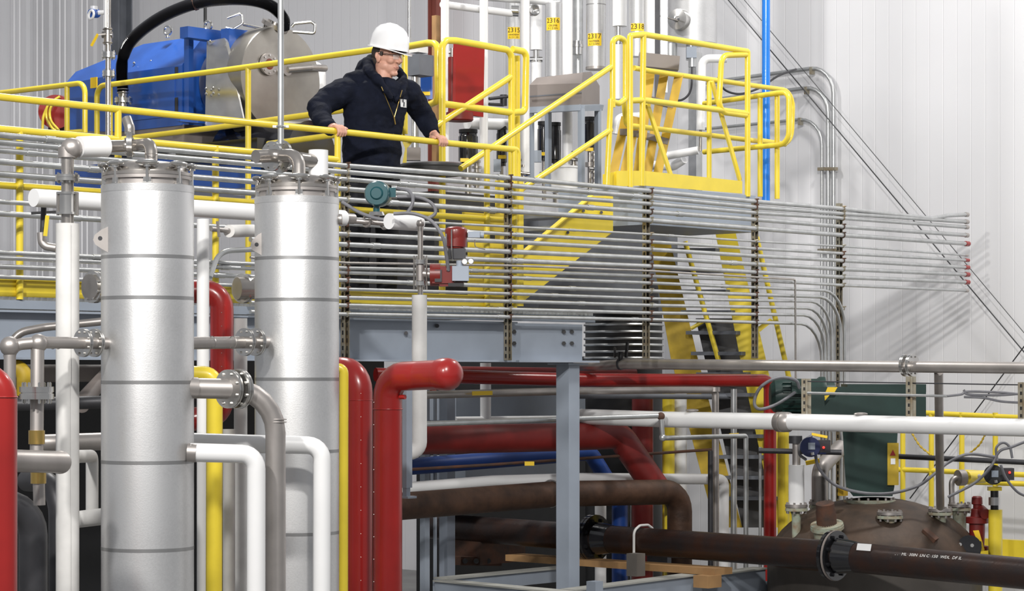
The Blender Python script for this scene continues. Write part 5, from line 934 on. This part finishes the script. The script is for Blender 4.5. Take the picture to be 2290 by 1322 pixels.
GLS = bpy.data.materials.new('clear_lens'); GLS.use_nodes = True; b_ = GLS.node_tree.nodes['Principled BSDF']; b_.inputs['Alpha'].default_value = .18; b_.inputs['Roughness'].default_value = .05; b_.inputs['Base Color'].default_value = (.8, .85, .85, 1)
lens = []
for s in (1, -1):
    lens.append(('lens', loft(M(), [Hh(.099, s * .058, .016), Hh(.113, s * .008, .022), Hh(.112, s * .010, -.012), Hh(.098, s * .052, -.014)], [Hh(.1005, s * .058, .016), Hh(.1145, s * .008, .022), Hh(.1135, s * .010, -.012), Hh(.0995, s * .052, -.014)]), GLS))
o0 = Vector((Q(832, 400).x, Q(832, 400).y, zd))
body = obj('person', bodyM.mesh('person', o0, SKIN)); body.location = o0
tag(body, 'man in a white hard hat and navy jacket gripping the yellow front rail', 'person')
def kid(name, m, mt, label=None, parent=None):
    o = obj(name, m.mesh(name, o0, mt)); o.parent = parent or body
    if label: o['label'] = label
    return o
jk = kid('jacket', jacketM, CLOTH, 'dark navy hooded work jacket'); kid('trousers', trouM, TROU)
kid('boot', fl_[0][1], BLK); kid('boot', fl_[1][1], BLK)
kid('hard_hat', hatm, mat('hard_hat_white', (.86, .86, .87), .18, 0, .02, 3, coat=.6), 'white hard hat')
kid('hair', hair, HAIR); g_ = kid('safety_glasses', gl, BLK, 'clear safety glasses')
for l in lens: kid('lens', l[1], GLS, None, g_)
for s in (1, -1):
    e_ = kid('eye', M().ball(Hh(.079, s * .031, .010), .0125, seg=14, rings=10), mat('eye_white', (.7, .68, .65), .3)); kid('iris', M().ball(Hh(.0895, s * .031, .009), .0045, seg=10, rings=8), BLK, None, e_)
kid('eyebrow', M().tube([Hh(.098, .012, .033), Hh(.099, .03, .038), Hh(.082, .055, .031)], .004, seg=6), HAIR); kid('eyebrow', M().tube([Hh(.098, -.012, .033), Hh(.099, -.03, .038), Hh(.082, -.055, .031)], .004, seg=6), HAIR)
kid('lips', M().tube([Hh(.086, .027, -.066), Hh(.098, .010, -.064), Hh(.100, 0, -.065), Hh(.098, -.010, -.064), Hh(.086, -.027, -.066)], [.002, .0036, .004, .0036, .002], seg=8).tube([Hh(.086, .025, -.069), Hh(.097, .009, -.072), Hh(.098, 0, -.073), Hh(.097, -.009, -.072), Hh(.086, -.025, -.069)], [.002, .0038, .0042, .0038, .002], seg=8), mat('lips', (.50, .23, .18), .5))
kid('shirt', quad((868, 200), (892, 200), (884, 258), (880, 258), 8, 4, .002), CLOTH, 'black shirt showing in the open collar', jk)
kid('zipper', M().tube([onj(*lerp2((853, 194), (881, 262), t / 8), .004) for t in range(9)], .0028, seg=6), BRAS, None, jk)
kid('zipper', M().tube([onj(*lerp2((899, 202), (882, 262), t / 8), .004) for t in range(9)], .0028, seg=6), BRAS, None, jk)
kid('zip_pull', M().tube([onj(881, 262, .006), onj(884, 278, .008)], .005, seg=8), BRAS, 'brass zip pull', jk)
lg = kid('logo_patch', quad((895, 221), (909, 223), (909, 241), (896, 239), 4, 4, .004), WHT, 'white emblem patch on the chest', jk)
kid('emblem', quad((900.5, 221), (902.5, 222), (902.5, 229), (900.5, 229), 2, 2, .008).add(*[(lambda z: (z.v, z.f))(quad((903, 228), (905, 228.5), (904.5, 238), (902.5, 238), 2, 2, .008))][0]), CLOTH, None, lg)
kid('snap', M().ball(onj(880, 302, .003), .008, seg=8, rings=6), STLM, None, jk)
